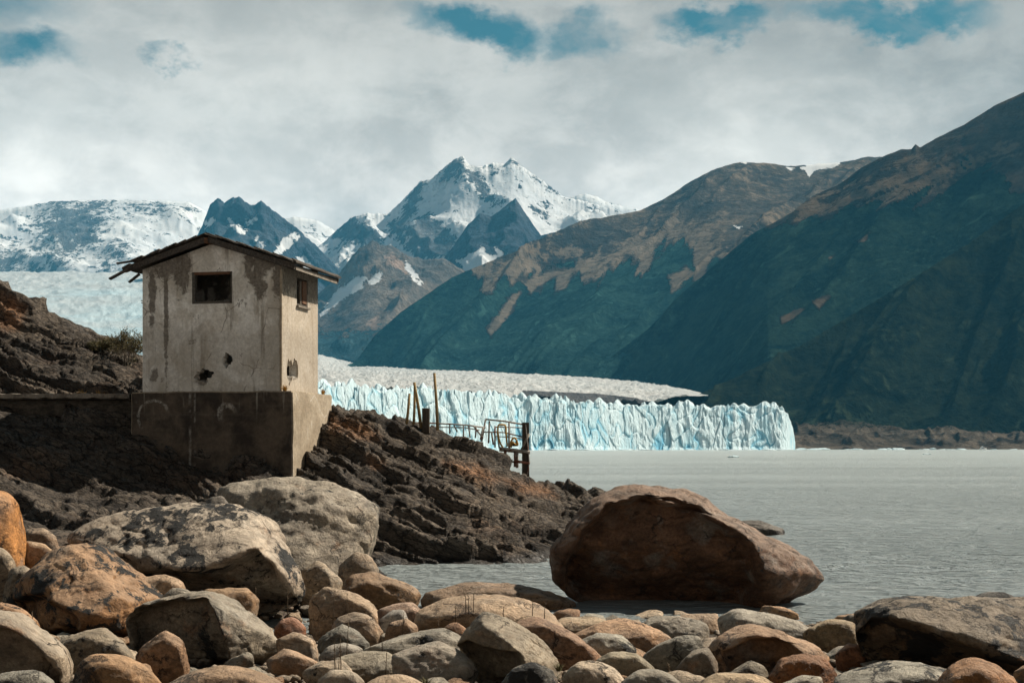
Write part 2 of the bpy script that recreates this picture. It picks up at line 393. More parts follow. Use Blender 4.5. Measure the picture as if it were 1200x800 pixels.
def mountain_mat(name, rockA, rockB, sc, forest=((0.022, 0.040, 0.028), (0.050, 0.068, 0.034)), scree=(0.27, 0.20, 0.145), strata=0.0, bd=1.0, streak=(1, 1, 1), noisy=0.8):
    m, n, b = mat(name)
    co = n.node('ShaderNodeNewGeometry').outputs['Position']
    v = n.vmath('MULTIPLY', n.scale(co, 1.0 / sc), streak)
    a1 = n.noise(v, 1.0, 9, 0.65, 0.4); a2 = n.noise(v, 5.0, 8, 0.68, 0.3); a3 = n.noise(v, 17.0, 6, 0.7, 0.2)
    rock = n.mix(n.ramp(a1, 0.32, 0.68), rockA, rockB)
    rock = n.mix(1.0, rock, n.vmath('MULTIPLY', (1, 1, 1), n.ramp(a2, 0.3, 0.7, 0.62, 1.35)), 'MULTIPLY')
    h = n.math('ADD', n.math('ADD', a1, n.math('MULTIPLY', a2, 0.40)), n.math('MULTIPLY', a3, 0.12))
    rock = n.mix(1.0, rock, n.vmath('MULTIPLY', (1, 1, 1), n.ramp(a3, 0.3, 0.7, 0.72, 1.25)), 'MULTIPLY')
    if strata:
        sx = n.node('ShaderNodeSeparateXYZ'); n.l.new(co, sx.inputs[0])
        zz = n.math('ADD', n.math('MULTIPLY', sx.outputs[2], 1.0), n.math('MULTIPLY', n.noise(n.scale(co, 1.0), 0.0012, 4, 0.5), 260))
        st = n.node('ShaderNodeTexNoise'); st.noise_dimensions = '1D'; n.put(st.inputs['W'], n.math('MULTIPLY', zz, 1.0 / 120.0)); st.inputs['Detail'].default_value = 3; st.inputs['Roughness'].default_value = 0.7
        rock = n.mix(1.0, rock, n.vmath('MULTIPLY', (1, 1, 1), n.ramp(st.outputs[0], 0.35, 0.65, 1 - strata, 1 + strata)), 'MULTIPLY')
        h = n.math('ADD', h, n.math('MULTIPLY', st.outputs[0], 0.12))
    nz = n.math('ADD', n.math('MULTIPLY', n.math('SUBTRACT', a2, 0.5), noisy * 1.7), n.math('MULTIPLY', n.math('SUBTRACT', a1, 0.5), noisy * 1.0))
    nz = n.math('ADD', nz, n.math('MULTIPLY', n.math('SUBTRACT', a3, 0.5), noisy * 1.5))
    def msk(att, wdt=0.09):
        return n.ramp(n.math('ADD', n.attr(att), nz), 0.5 - wdt, 0.5 + wdt)
    f3 = n.noise(co, 0.045, 6, 0.75); f4 = n.noise(co, 0.006, 6, 0.62, 0.4)
    fo = n.mix(n.ramp(n.math('ADD', n.math('MULTIPLY', f3, 0.5), n.math('MULTIPLY', f4, 0.5)), 0.38, 0.62), forest[0], forest[1])
    fo = n.mix(n.ramp(n.noise(n.vmath('MULTIPLY', co, (1, 1, .5)), 0.011, 7, 0.7, 0.6), 0.56, 0.70, 0, 0.75), fo, tuple(min(1, q * 2.3) for q in forest[1]))
    fo = n.mix(n.ramp(f3, 0.60, 0.68, 0, 0.6), fo, tuple(q * 2.0 for q in forest[1]))
    scr = n.mix(1.0, scree, n.vmath('MULTIPLY', (1, 1, 1), n.ramp(a2, 0.3, 0.7, 0.75, 1.25)), 'MULTIPLY')
    c = n.mix(msk('scree', 0.12), rock, scr)
    vg = msk('veg')
    c = n.mix(vg, c, fo)
    sn = msk('snow', 0.04)
    c = n.mix(sn, c, n.mix(n.ramp(a1, 0.3, 0.7), (0.54, 0.57, 0.60), (0.63, 0.64, 0.64)))
    n.l.new(c, b.inputs['Base Color']); b.inputs['Roughness'].default_value = 0.95; b.inputs['Specular IOR Level'].default_value = 0.0
    hh = n.math('MULTIPLY', h, n.math('SUBTRACT', 1.0, n.math('MULTIPLY', sn, 0.8)))
    hh = n.math('ADD', n.math('MULTIPLY', hh, n.math('SUBTRACT', 1.0, n.math('MULTIPLY', vg, 0.75))), n.math('MULTIPLY', n.math('MULTIPLY', f3, vg), 14.0 / (sc * 0.25 * bd)))
    bump(n, b, hh, 0.9, sc * 0.25 * bd)
    return m

def ice_mat(name, cliff=True):
    m, n, b = mat(name)
    co = n.node('ShaderNodeNewGeometry').outputs['Position']
    v = n.vmath('MULTIPLY', co, (1, 1, 0.32) if cliff else (1, 0.6, 1))
    a = n.noise(v, 0.05, 8, 0.66, 0.5); a2 = n.noise(v, 0.22, 6, 0.7, 0.4)
    dp = n.attr('depth')
    if cliff:
        f = n.math('ADD', dp, n.math('MULTIPLY', n.math('SUBTRACT', a, 0.5), 0.9))
        c = n.mix(n.ramp(f, 0.25, 0.95), (0.56, 0.70, 0.745), (0.34, 0.60, 0.70))
        c = n.mix(n.ramp(f, 0.70, 1.20), c, (0.12, 0.42, 0.60))
        c = n.mix(n.ramp(a2, 0.55, 0.75, 0, 0.35), c, (0.55, 0.68, 0.70))
    else:
        c = n.mix(n.ramp(a, 0.3, 0.7), (0.36, 0.39, 0.39), (0.55, 0.56, 0.55))
        c = n.mix(n.attr('blue'), c, n.mix(n.ramp(a2, 0.3, 0.7), (0.34, 0.48, 0.53), (0.50, 0.58, 0.60)))
        c = n.mix(n.ramp(n.noise(n.vmath('MULTIPLY', co, (0.4, 1.6, 1)), 0.004, 8, 0.7, 0.4), 0.52, 0.66, 0, 0.55), c, (0.40, 0.385, 0.36))
    c = n.mix(n.ramp(n.math('ADD', n.attr('dark_band'), n.math('MULTIPLY', n.math('SUBTRACT', a2, 0.5), 0.5)), 0.42, 0.58), c, n.mix(n.ramp(a2, .3, .7), (0.018, 0.022, 0.028), (0.05, 0.05, 0.05)))
    n.l.new(c, b.inputs['Base Color']); b.inputs['Roughness'].default_value = 0.55
    bump(n, b, n.math('ADD', a, n.math('MULTIPLY', a2, 0.5)), 0.8, 7.0 if cliff else 10.0)
    return m

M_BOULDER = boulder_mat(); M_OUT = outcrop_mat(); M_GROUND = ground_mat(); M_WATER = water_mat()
M_CLIFF = ice_mat("ice_cliff_face"); M_FIELD = ice_mat("ice_field_surface", False)


# ------------------------------------------------------------------ mountains
def mountain(name, ridge, Yr, Yb, material, base=None, nx=400, ny=110, prof=1.0, amp=90, lam=900, shear=0.5, jag=2.0, jagf=0.12, seed=1, back=1500, stretch=0.35, polys=None, post=None, crest=16.0, envp=0.6, fine=0.0, z0=-30.0):
    rx = np.array([p[0] for p in ridge], float); ry = np.array([p[1] for p in ridge], float)
    xs = np.linspace(rx[0], rx[-1], nx)
    yr = np.interp(xs, rx, ry)
    q = np.stack([xs * jagf, xs * 0 + seed * 7.3, xs * 0], -1)
    yr = yr - jag * (fbm(q, 6, seed, 0.6))
    def dep(v):
        if isinstance(v, (int, float)): return np.full(nx, float(v))
        return np.interp(xs, [a for a, _ in v], [b for _, b in v])
    YR, YB = dep(Yr), dep(Yb)
    zr = CZ + (HY - yr) / F * YR
    kw = max(5, int(nx * 0.07)); ker = np.hanning(kw * 2 + 1); ker /= ker.sum()
    zs = np.convolve(np.pad(zr, kw, mode='edge'), ker, 'valid')          # broad form; the sharp crest detail dies out down the slope
    zb = np.full(nx, z0) if base is None else CZ + (HY - np.interp(xs, [a for a, _ in base], [b for _, b in base])) / F * YB
    t = np.linspace(0, 1, ny)[:, None] ** 0.9
    Y = YR + (YB - YR) * t
    z = zb + (zs - zb) * (1 - t) ** prof + (zr - zs) * np.exp(-t * crest)
    X = (xs - 600) / F * Y
    u = X + shear * (YR - Y) + 0.15 * lam * gn(np.stack([X / lam, Y / lam, X * 0], -1), seed + 3)
    pn = np.stack([u / lam, (Y + 0.3 * u) * stretch / lam, np.full_like(u, seed * 1.7)], -1)
    r_ = ridged(pn, 7, seed + 11)
    env = np.clip(t * 7, 0, 1) ** envp * (0.35 + 0.65 * (1 - t) ** 0.5)
    z = z + amp * (r_ - 0.42) * env
    if fine: z = z + fine * fbm(np.stack([X / (lam * .12), Y / (lam * .12), z / (lam * .12)], -1), 4, seed + 5) * np.clip(t * 12, 0, 1)
    sx = 600 + X / Y * F; sy = HY - (z - CZ) / Y * F
    at = {'snow': np.zeros_like(sx), 'veg': np.zeros_like(sx), 'scree': np.zeros_like(sx)}
    for k, (pl, soft) in (polys or {}).items():
        if k[0] == '-': at[k[1:]] = at[k[1:]] * (1 - paint(sx, sy, pl, soft))
        elif k[0] == '=': at[k[1:]] = np.ones_like(sx)
        else: at[k] = np.maximum(at[k], paint(sx, sy, pl, soft))
    if post: post(at, sx, sy, X, Y, z, r_, t)
    # back slope so the mountain is a solid body
    tb = np.linspace(1, 0.15, 5)[:, None]
    Yk = YR + back * tb; zk = zr - (zr - z0) * tb ** 1.2 * 0.9; Xk = (xs - 600) / F * Yk
    V = np.concatenate([np.stack([Xk, Yk, zk], -1), np.stack([X, Y, z], -1)], 0)
    A = {k: np.concatenate([np.repeat(v[:1], 5, 0), v], 0) for k, v in at.items()}
    o = mesh_np(name, V.reshape(-1, 3), grid_faces(ny + 5, nx), material, attrs=A)
    tag(o, kind='structure')
    return o

M_SNOWM = mountain_mat("snow_massif_rock", (0.075, 0.085, 0.10), (0.15, 0.15, 0.155), 700, bd=0.8, noisy=1.7)
M_PLATEAU = mountain_mat("plateau_rock", (0.085, 0.095, 0.11), (0.17, 0.17, 0.17), 500, bd=0.5, noisy=1.5)
M_BLUE = mountain_mat("blue_rock", (0.030, 0.042, 0.062), (0.075, 0.085, 0.10), 600, bd=0.9, noisy=1.0)
M_GREYB = mountain_mat("grey_brown_rock", (0.085, 0.085, 0.085), (0.19, 0.155, 0.125), 520, bd=1.0, forest=((0.02, 0.045, 0.06), (0.04, 0.07, 0.075)), scree=(0.27, 0.20, 0.16), noisy=1.0)
M_RANGE = mountain_mat("forested_range", (0.034, 0.033, 0.033), (0.100, 0.080, 0.060), 380, strata=0.13, scree=(0.150, 0.120, 0.090), forest=((0.005, 0.016, 0.020), (0.024, 0.056, 0.050)), bd=0.45, noisy=0.75)
M_RANGE2 = mountain_mat("forested_range_near", (0.032, 0.026, 0.021), (0.080, 0.060, 0.043), 330, strata=0.1, scree=(0.125, 0.090, 0.060), forest=((0.002, 0.009, 0.011), (0.024, 0.046, 0.034)), bd=0.45, noisy=0.75)
M_RANGE3 = mountain_mat("dark_forest_slope", (0.03, 0.027, 0.02), (0.06, 0.05, 0.036), 300, forest=((0.002, 0.005, 0.005), (0.022, 0.030, 0.018)), bd=0.8)
M_SHORE = mountain_mat("shore_rock", (0.035, 0.030, 0.025), (0.12, 0.10, 0.078), 60, forest=((0.006, 0.012, 0.009), (0.022, 0.026, 0.016)), bd=1.0, streak=(0.7, 1, 1.8), noisy=1.0)

def streaky(lo, hi, key='snow', k=0.5):
    """snow sheds off the sharp ribs of the ridged relief"""
    def f(at, sx, sy, X, Y, z, r_, t):
        m = np.clip((r_ - lo) / (hi - lo), 0, 1)
        at[key] = at[key] * (1 - k * m)
    return f

# A: snow plateau at the left
def postA(at, sx, sy, X, Y, z, r_, t):
    at['snow'] = 1 - paint(sx, sy, [[(60, 232), (92, 236), (130, 234), (112, 256), (124, 286), (96, 292), (70, 312), (40, 300), (52, 276), (36, 262), (58, 250)],
                                    [(118, 290), (142, 292), (138, 303), (122, 303)],
                                    [(-60, 290), (0, 292), (30, 298), (52, 305), (50, 320), (-60, 322)]], 26)
    cap = paint(sx, sy, [[(148, 240), (190, 236), (232, 240), (236, 252), (206, 256), (170, 257), (148, 250)]], 9)
    at['snow'] = np.minimum(at['snow'], 1 - cap * 0.5)
mountain("snow_massif", [(-160, 262), (-60, 252), (0, 246), (28, 242), (60, 236), (130, 234), (180, 235), (222, 237), (245, 250), (300, 262), (345, 254), (372, 258), (395, 272), (420, 290)],
         14000, 9500, M_PLATEAU, base=[(-160, 420), (420, 420)], nx=420, ny=110, prof=1.15, amp=240, lam=1500, jag=1.2, seed=3, stretch=1.3, shear=0.2, fine=30, back=4000, post=postA)
# ice fall below the plateau
def ice_sheet(name, rows, nx, ny, amp, lam, seed, attrf, mat_, jagr=0.0):
    xs = np.linspace(rows[0][0][0][0], rows[0][0][-1][0], nx)
    pys = np.array([np.interp(xs, [a for a, _ in r[0]], [b for _, b in r[0]]) for r in rows])
    Ys = np.array([np.interp(xs, [a for a, _ in r[1]], [b for _, b in r[1]]) if isinstance(r[1], list) else np.full(nx, float(r[1])) for r in rows])
    Zs = CZ + (HY - pys) / F * Ys
    t = np.linspace(0, len(rows) - 1, ny)
    i = np.minimum(t.astype(int), len(rows) - 2); f = (t - i)[:, None]
    Y = Ys[i] * (1 - f) + Ys[i + 1] * f; z = Zs[i] * (1 - f) + Zs[i + 1] * f
    X = (xs - 600) / F * Y
    z = z + amp * np.clip((xs[-1] - xs) / (60 if xs[-1] > 500 else .1), 0, 1) * (0.6 * fbm(np.stack([X / lam, Y / lam * 0.7, X * 0], -1), 6, seed, 0.62) + 0.5 * (ridged(np.stack([X / lam * 1.6, Y / lam * 0.9, X * 0], -1), 5, seed + 3) - .4))
    sx = 600 + X / Y * F; sy = HY - (z - CZ) / Y * F
    at = {'depth': np.zeros_like(sx), 'blue': np.zeros_like(sx), 'dark_band': np.zeros_like(sx)}
    attrf(at, sx, sy, X, Y, z)
    o = mesh_np(name, np.stack([X, Y, z], -1).reshape(-1, 3), grid_faces(ny, nx), mat_, attrs=at)
    tag(o, kind='structure'); return o
def fa(at, sx, sy, X, Y, z):
    at['blue'] = np.clip(paint(sx, sy, [[(60, 340), (110, 330), (180, 332), (180, 420), (60, 400), (-50, 380), (-40, 352)]], 14) * (0.55 + 0.8 * fbm(np.stack([X / 900, Y / 500, X * 0], -1), 4, 5)) + np.clip((sy - 378) / 22, 0, 1), 0, 1)
ice_sheet("upper_glacier", [([(-160, 318), (330, 318)], 11500), ([(-160, 350), (330, 345)], 9500), ([(-160, 400), (330, 405)], 7400), ([(-160, 432), (330, 436)], 6600)], 300, 130, 30, 240, 9, fa, M_FIELD)

# B: dark pyramid behind the hut
mountain("pyramid_peak", [(205, 330), (225, 288), (238, 262), (246, 240), (255, 232), (263, 237), (270, 233), (280, 230), (287, 236), (296, 241), (306, 235), (318, 245), (345, 265), (375, 292), (400, 318), (420, 345)],
         11000, 9300, M_BLUE, base=[(205, 345), (420, 430)], nx=250, ny=110, prof=0.95, amp=170, lam=420, jag=2.2, jagf=0.2, seed=14, stretch=1.0, crest=12, shear=-0.5, back=1800,
         polys={'snow': ([[(236, 262), (250, 252), (252, 258), (240, 268)], [(266, 254), (276, 262), (290, 272), (284, 274), (270, 264)], [(316, 300), (330, 284), (346, 270), (350, 276), (338, 292), (322, 305)], [(284, 262), (300, 252), (303, 256), (290, 266)], [(345, 300), (360, 318), (375, 322), (372, 312), (356, 300)], [(300, 278), (312, 290), (308, 294), (298, 284)]], 5)})
# C: the snowy main massif
rockC = [[(456, 262), (470, 252), (484, 222), (494, 208), (500, 214), (494, 235), (480, 262), (470, 280), (456, 274)],
         [(510, 212), (522, 190), (532, 184), (542, 182), (548, 196), (560, 198), (572, 214), (584, 236), (578, 240), (562, 226), (546, 206), (536, 210), (522, 216), (514, 222)],
         [(596, 186), (604, 184), (610, 194), (602, 196)], [(612, 196), (624, 204), (636, 212), (632, 214), (616, 203)], [(640, 214), (655, 224), (652, 226), (640, 218)],
         [(388, 275), (412, 256), (428, 262), (448, 280), (440, 286), (416, 282), (400, 282)],
         [(480, 262), (500, 250), (518, 262), (538, 278), (528, 296), (512, 300), (490, 300), (474, 292)],
         [(624, 244), (642, 248), (640, 254), (628, 250)], [(576, 194), (586, 196), (584, 202), (576, 200)]]
def postC(at, sx, sy, X, Y, z, r_, t):
    at['snow'] = 1 - paint(sx, sy, rockC, 7) * 1.0
    at['snow'] = np.minimum(at['snow'], 1 - 0.22 * np.clip((r_ - .5) / .3, 0, 1))
mountain("main_snow_peaks", [(340, 300), (372, 290), (392, 272), (410, 256), (428, 250), (455, 250), (470, 236), (484, 222), (492, 212), (505, 210), (520, 196), (532, 187), (542, 182), (550, 194), (562, 196), (578, 191), (592, 192), (599, 184), (612, 195), (640, 215), (660, 230), (686, 236), (720, 246), (760, 262)],
         12800, 10200, M_SNOWM, base=[(340, 400), (760, 400)], nx=420, ny=130, prof=1.0, amp=230, lam=800, jag=2.2, jagf=0.22, seed=21, stretch=1.2, crest=16, shear=0.25, back=3000, post=postC, fine=14)
mountain("far_snow_dome", [(600, 262), (645, 244), (670, 230), (686, 227), (700, 231), (720, 240), (745, 244), (790, 262)], 14500, 13000, M_SNOWM, nx=120, ny=30, amp=60, lam=900, seed=5, polys={'=snow': (None, 1)}, back=2000, z0=800)
# D: the dark triangular peak in front of the snow
mountain("dark_triangle_peak", [(500, 330), (530, 290), (548, 264), (562, 250), (576, 254), (590, 243), (604, 232), (612, 244), (624, 262), (634, 276), (650, 272), (675, 290), (720, 330)],
         10600, 9200, M_BLUE, base=[(500, 380), (720, 400)], nx=240, ny=90, prof=0.85, amp=110, lam=380, jag=1.3, jagf=0.18, seed=31, stretch=1.0, crest=12, back=1600,
         polys={'snow': ([[(536, 306), (552, 296), (566, 290), (572, 300), (590, 305), (584, 318), (560, 322), (545, 318)], [(580, 290), (590, 296), (586, 300)], [(596, 298), (606, 306), (602, 312)], [(470, 318), (500, 288), (520, 292), (500, 312)]], 4)})
# E: grey brown shoulder below, to the glacier
def postE(at, sx, sy, X, Y, z, r_, t):
    at['veg'] = np.clip((sy - 372) / 34, 0, 1) * 1.05 * (1 - 0.25 * (r_ > .6))
    at['scree'] = paint(sx, sy, [[(452, 300), (462, 298), (480, 318), (476, 322)], [(430, 380), (445, 365), (440, 390)]], 7) + 0.30 * np.clip((r_ - .5) * 2, 0, 1)
mountain("grey_shoulder", [(330, 385), (352, 355), (375, 345), (392, 328), (408, 306), (424, 290), (437, 281), (446, 287), (460, 288), (478, 300), (500, 304), (520, 303), (545, 318), (575, 330), (620, 350), (680, 385)],
         8900, 7300, M_GREYB, base=[(330, 424), (680, 424)], nx=320, ny=130, prof=0.95, amp=150, lam=430, jag=1.6, jagf=0.16, seed=41, stretch=0.8, crest=12, shear=0.4, back=1400, post=postE,
         polys={'snow': ([[(376, 368), (392, 345), (416, 326), (430, 322), (424, 336), (404, 350), (386, 362), (374, 374)], [(432, 330), (446, 318), (447, 324), (438, 334)], [(476, 306), (488, 318), (492, 326), (482, 324), (474, 314)], [(376, 320), (386, 330), (378, 336)], [(480, 325), (496, 330), (492, 334)]], 4)})
# F1: long forested range on the right
def postF1(at, sx, sy, X, Y, z, r_, t):
    line = np.interp(sx, [400, 520, 560, 600, 640, 700, 760, 800, 830, 900, 960, 1010], [300, 305, 322, 330, 322, 318, 300, 275, 300, 330, 330, 330])
    g = 30 * fbm(np.stack([(sx + .3 * sy) / 30, sy / 90, sx * 0], -1), 4, 77) + 14 * fbm(np.stack([(sx + .5 * sy) / 8, sy / 50, sx * 0], -1), 3, 79)
    at['veg'] = np.clip(0.5 + (sy - line - g) / 22, 0, 1)
    bare = paint(sx, sy, [[(782, 322), (794, 318), (804, 312), (816, 320), (800, 335), (786, 345)], [(570, 385), (600, 345), (612, 340), (596, 372), (575, 395)], [(612, 330), (650, 316), (664, 318), (640, 330), (622, 345)],
                                  [(652, 318), (676, 312), (664, 338), (650, 342)], [(560, 340), (580, 335), (576, 344)], [(812, 285), (834, 285), (826, 330), (812, 330)]], 6)
    at['veg'] = at['veg'] * (1 - bare)
    fr = np.clip(1 - np.abs(sy - line - g + 14) / 20, 0, 1)
    at['scree'] = np.clip(np.maximum(bare, 0.30 + 0.45 * fr + 0.4 * np.clip((r_ - .4), 0, 1)), 0, 1)
mountain("forested_range", [(395, 436), (412, 430), (440, 392), (470, 365), (500, 345), (530, 325), (560, 312), (600, 296), (640, 281), (680, 262), (720, 252), (750, 247), (780, 232), (810, 212), (840, 197), (870, 190), (900, 192), (930, 195), (960, 192), (985, 190), (1020, 185), (1080, 180), (1160, 190), (1330, 200)],
         [(395, 6300), (560, 6700), (870, 7400), (1330, 7600)], [(395, 6000), (500, 5000), (700, 4300), (850, 3900), (1330, 3800)], M_RANGE, nx=560, ny=170, prof=0.92, amp=230, fine=7, lam=720, jag=0.9, jagf=0.06, seed=52, shear=0.75, back=2500, stretch=0.25, post=postF1,
         polys={'snow': ([[(934, 196), (950, 192), (990, 187), (978, 196), (955, 200), (948, 208), (944, 200)], [(866, 189), (876, 190), (874, 193)], [(858, 264), (872, 265), (866, 269)], [(920, 195), (936, 198), (926, 200)]], 2.2)})
# F2: nearer brown and forest slope rising to the right edge
def postF2(at, sx, sy, X, Y, z, r_, t):
    line = np.interp(sx, [700, 900, 1000, 1060, 1105, 1130, 1160, 1200, 1300], [300, 262, 244, 236, 222, 196, 190, 230, 240])
    g = 20 * fbm(np.stack([(sx + sy) / 24, sy / 70, sx * 0], -1), 4, 78) + 12 * fbm(np.stack([(sx + 1.4 * sy) / 8, sy / 60, sx * 0], -1), 3, 80)
    at['veg'] = np.clip(0.5 + (sy - line - g) / 18, 0, 1)
    bare = paint(sx, sy, [[(914, 372), (936, 360), (944, 362), (928, 376), (916, 380)], [(968, 300), (978, 300), (972, 306)], [(1000, 285), (1020, 272), (1014, 284)], [(950, 352), (975, 345), (960, 362)]], 5)
    at['veg'] = at['veg'] * (1 - bare)
    sc = paint(sx, sy, [[(930, 235), (1000, 215), (1060, 186), (1130, 178), (1200, 168), (1120, 215), (1060, 240), (980, 262), (925, 262)]], 20)
    at['scree'] = np.maximum(bare, sc * (0.75 + 0.6 * fbm(np.stack([(sx + 2.2 * sy) / 14, (sy) / 160, sx * 0], -1), 4, 6)))
mountain("near_brown_range", [(640, 462), (700, 430), (760, 385), (800, 345), (840, 308), (880, 275), (930, 248), (985, 215), (1010, 196), (1040, 181), (1056, 175), (1068, 175), (1073, 169), (1078, 173), (1095, 163), (1130, 146), (1165, 124), (1200, 108), (1260, 85), (1340, 70)],
         [(640, 5000), (1000, 4700), (1340, 4200)], [(640, 4900), (780, 3900), (900, 3300), (1340, 2900)], M_RANGE2, nx=480, ny=160, prof=0.95, amp=180, fine=7, lam=640, jag=0.8, jagf=0.05, crest=45, seed=63, shear=0.85, back=1800, stretch=0.22, post=postF2)
# F3: the dark slope nearest the lake
mountain("dark_forest_slope", [(740, 476), (800, 468), (850, 450), (900, 424), (950, 398), (1000, 368), (1050, 338), (1100, 308), (1150, 275), (1200, 238), (1260, 200), (1340, 160)],
         [(740, 2900), (900, 3150), (1340, 3400)], [(740, 2800), (900, 2750), (1340, 2600)], M_RANGE3, nx=380, ny=120, prof=1.0, amp=110, fine=6, lam=420, jag=1.6, jagf=0.25, seed=71, shear=0.8, back=1400, stretch=0.3, polys={'=veg': (None, 1)})
# shore rocks along the far bank
def postS(at, sx, sy, X, Y, z, r_, t):
    at['veg'] = np.clip(0.5 + (502 - sy) / 14, 0, 1) * 0.55
mountain("far_shore_rocks", [(800, 478), (860, 484), (925, 498), (965, 497), (985, 492), (1010, 494), (1060, 503), (1090, 505), (1110, 499), (1130, 504), (1180, 508), (1260, 506), (1340, 500)],
         [(800, 2700), (1340, 2750)], 2380, M_SHORE, nx=380, ny=60, prof=0.8, amp=26, lam=70, jag=2.2, jagf=0.11, seed=81, shear=0.3, back=200, stretch=0.5, post=postS, z0=-3)

# ------------------------------------------------------------------ glacier
gx = [300, 375, 450, 540, 620, 700, 800, 880, 912, 918, 924, 929, 932]
gtop = [446, 449, 453, 457, 465, 471.5, 475.5, 475, 474.5, 476, 486, 500, 520]
gY = [1300, 1380, 1470, 1570, 1660, 1750, 1850, 1905, 1925, 1932, 1950, 1975, 2010]
nx, nwall, nback = 980, 44, 56
xs = np.linspace(300, 932, nx); YF = np.interp(xs, gx, gY); top = np.interp(xs, gx, gtop)
ztop = CZ + (HY - top) / F * YF
Xf = (xs - 600) / F * YF
arc = np.concatenate([[0], np.cumsum(np.hypot(np.diff(Xf), np.diff(YF)))])
hk = ztop / 60.0
q = np.stack([arc / 13, arc * 0, arc * 0], -1)
spire = np.abs(gn(q, 2)) * 8 + np.abs(gn(q * 2.3, 5)) * 9 + ridged(np.stack([arc / 26, arc * 0 + 3, arc * 0], -1), 4, 8) * 16 - 8 + 5 * fbm(np.stack([arc / 60, arc * 0, arc * 0], -1), 3, 4)
ztj = ztop + (spire * 0.48 - 3) * np.clip(hk, 0, 1)
rows = []; dep = []
for s in np.linspace(0, 1, nwall):
    zz = -2 + (ztj + 2) * s
    pw = np.stack([arc / 24 + 0.25 * s, zz / 60, arc * 0 + 1.5], -1)
    col_ = ridged(pw, 5, 90, 0.55)                       # vertical flutes
    f1, f2, cid = worley(np.stack([arc / 18 + 0.8 * gn(np.stack([arc / 30, zz / 22, arc * 0], -1), 7), zz / 30 + 0.6 * gn(np.stack([arc / 18, zz / 30, arc * 0], -1), 8), arc * 0], -1), 12)
    crack = np.clip(1 - (f2 - f1) / 0.16, 0, 1)
    chunk = cid * 11 + fbm(np.stack([arc / 8, zz / 12, arc * 0], -1), 4, 33) * 4 + ridged(np.stack([arc / 6 + 0.5 * s, zz / 40, arc * 0], -1), 3, 35) * 3.5
    d = col_ * 3.6 + chunk * 0.30 - crack * 1.6 + (1 - s) * 20.0
    if s < 0.10: d = d + (0.10 - s) * 55 * (0.4 + np.abs(gn(np.stack([arc / 20, arc * 0, arc * 0], -1), 41)) * 2)
    big = 26 * gn(np.stack([arc / 120, arc * 0, arc * 0], -1), 44)
    Yw = YF - (d + big) * np.clip(hk, 0.1, 1)
    rows.append(np.stack([Xf * Yw / YF, Yw, zz], -1)); dep.append(np.clip(0.34 - (col_ - .35) * 1.0 + crack * 0.40 - 0.25 * s + 0.25 * np.abs(gn(np.stack([arc / 70, zz / 90, arc * 0], -1), 50)), 0, 1.3))
last = rows[-1]
for k in range(1, nback + 1):
    back = (k / nback) ** 1.6 * 320
    Yw = last[:, 1] + back
    a_ = arc * (1 + back / 1900)
    f1, f2, cid = worley(np.stack([a_ / 19, back / 24 + a_ * 0, a_ * 0], -1), 15)
    rough_ = math.exp(-back / 170)
    zz = ztop + 0.010 * back + ((cid - .5) * 13 + (0.35 - f1) * 20 - np.clip(1 - (f2 - f1) / .2, 0, 1) * 8) * rough_ * np.clip(hk, 0, 1) + 3 * fbm(np.stack([a_ / 30, back / 30 + a_ * 0, a_ * 0], -1), 4, 18)
    w0 = min(1, back / 12)
    zz = last[:, 2] * (1 - w0) + zz * w0
    zz = np.where(xs > 912, np.minimum(zz, last[:, 2] + 0.02 * back), zz)
    rows.append(np.stack([Xf * Yw / YF, Yw, zz], -1)); dep.append(np.clip(0.1 + (f1 - .2) * 1.1 * rough_, 0, 1))
rows = np.array(rows); dep = np.array(dep)
g_at = {'depth': dep, 'blue': dep * 0, 'dark_band': dep * 0}
g = mesh_np("glacier_front", rows.reshape(-1, 3), grid_faces(nwall + nback, nx), M_CLIFF, attrs=g_at, smooth=False)
tag(g, kind='structure')
# the long tongue of the glacier behind the front
sx0 = [300, 375, 412, 500, 560, 620, 700, 760, 805, 830]
def yy(vals): return list(zip(sx0, vals))
def fg(at, sx, sy, X, Y, z):
    at['dark_band'] = paint(sx, sy, [[(612, 457), (650, 459), (700, 461), (745, 466), (768, 473), (740, 482), (600, 476), (612, 466)], [(556, 459), (585, 459), (588, 463), (560, 463)]], 2.2)  # near-black band painted where the tongue meets the front
ice_sheet("glacier_tongue", [(yy([410, 414, 425, 433, 435, 438, 443, 449, 456, 462]), yy([8200, 8000, 6900, 6000, 5600, 5300, 4900, 4500, 4200, 4100])),
                             (yy([418, 420, 432, 436, 438, 441, 446, 452, 458, 462.5]), yy([6600, 6500, 6000, 4900, 4500, 4200, 3900, 3600, 3400, 3300])),
                             (yy([440, 441, 441, 444, 447, 450, 456, 459, 460.5, 463]), yy([2700, 2700, 2700, 2600, 2600, 2600, 2700, 2800, 2900, 2900])),
                             (yy([452, 453, 454, 458, 461, 465, 474, 470, 463, 463.5]), yy([1750, 1780, 1820, 1900, 1950, 2000, 2080, 2130, 2180, 2200]))], 420, 120, 13, 60, 23, fg, M_FIELD)

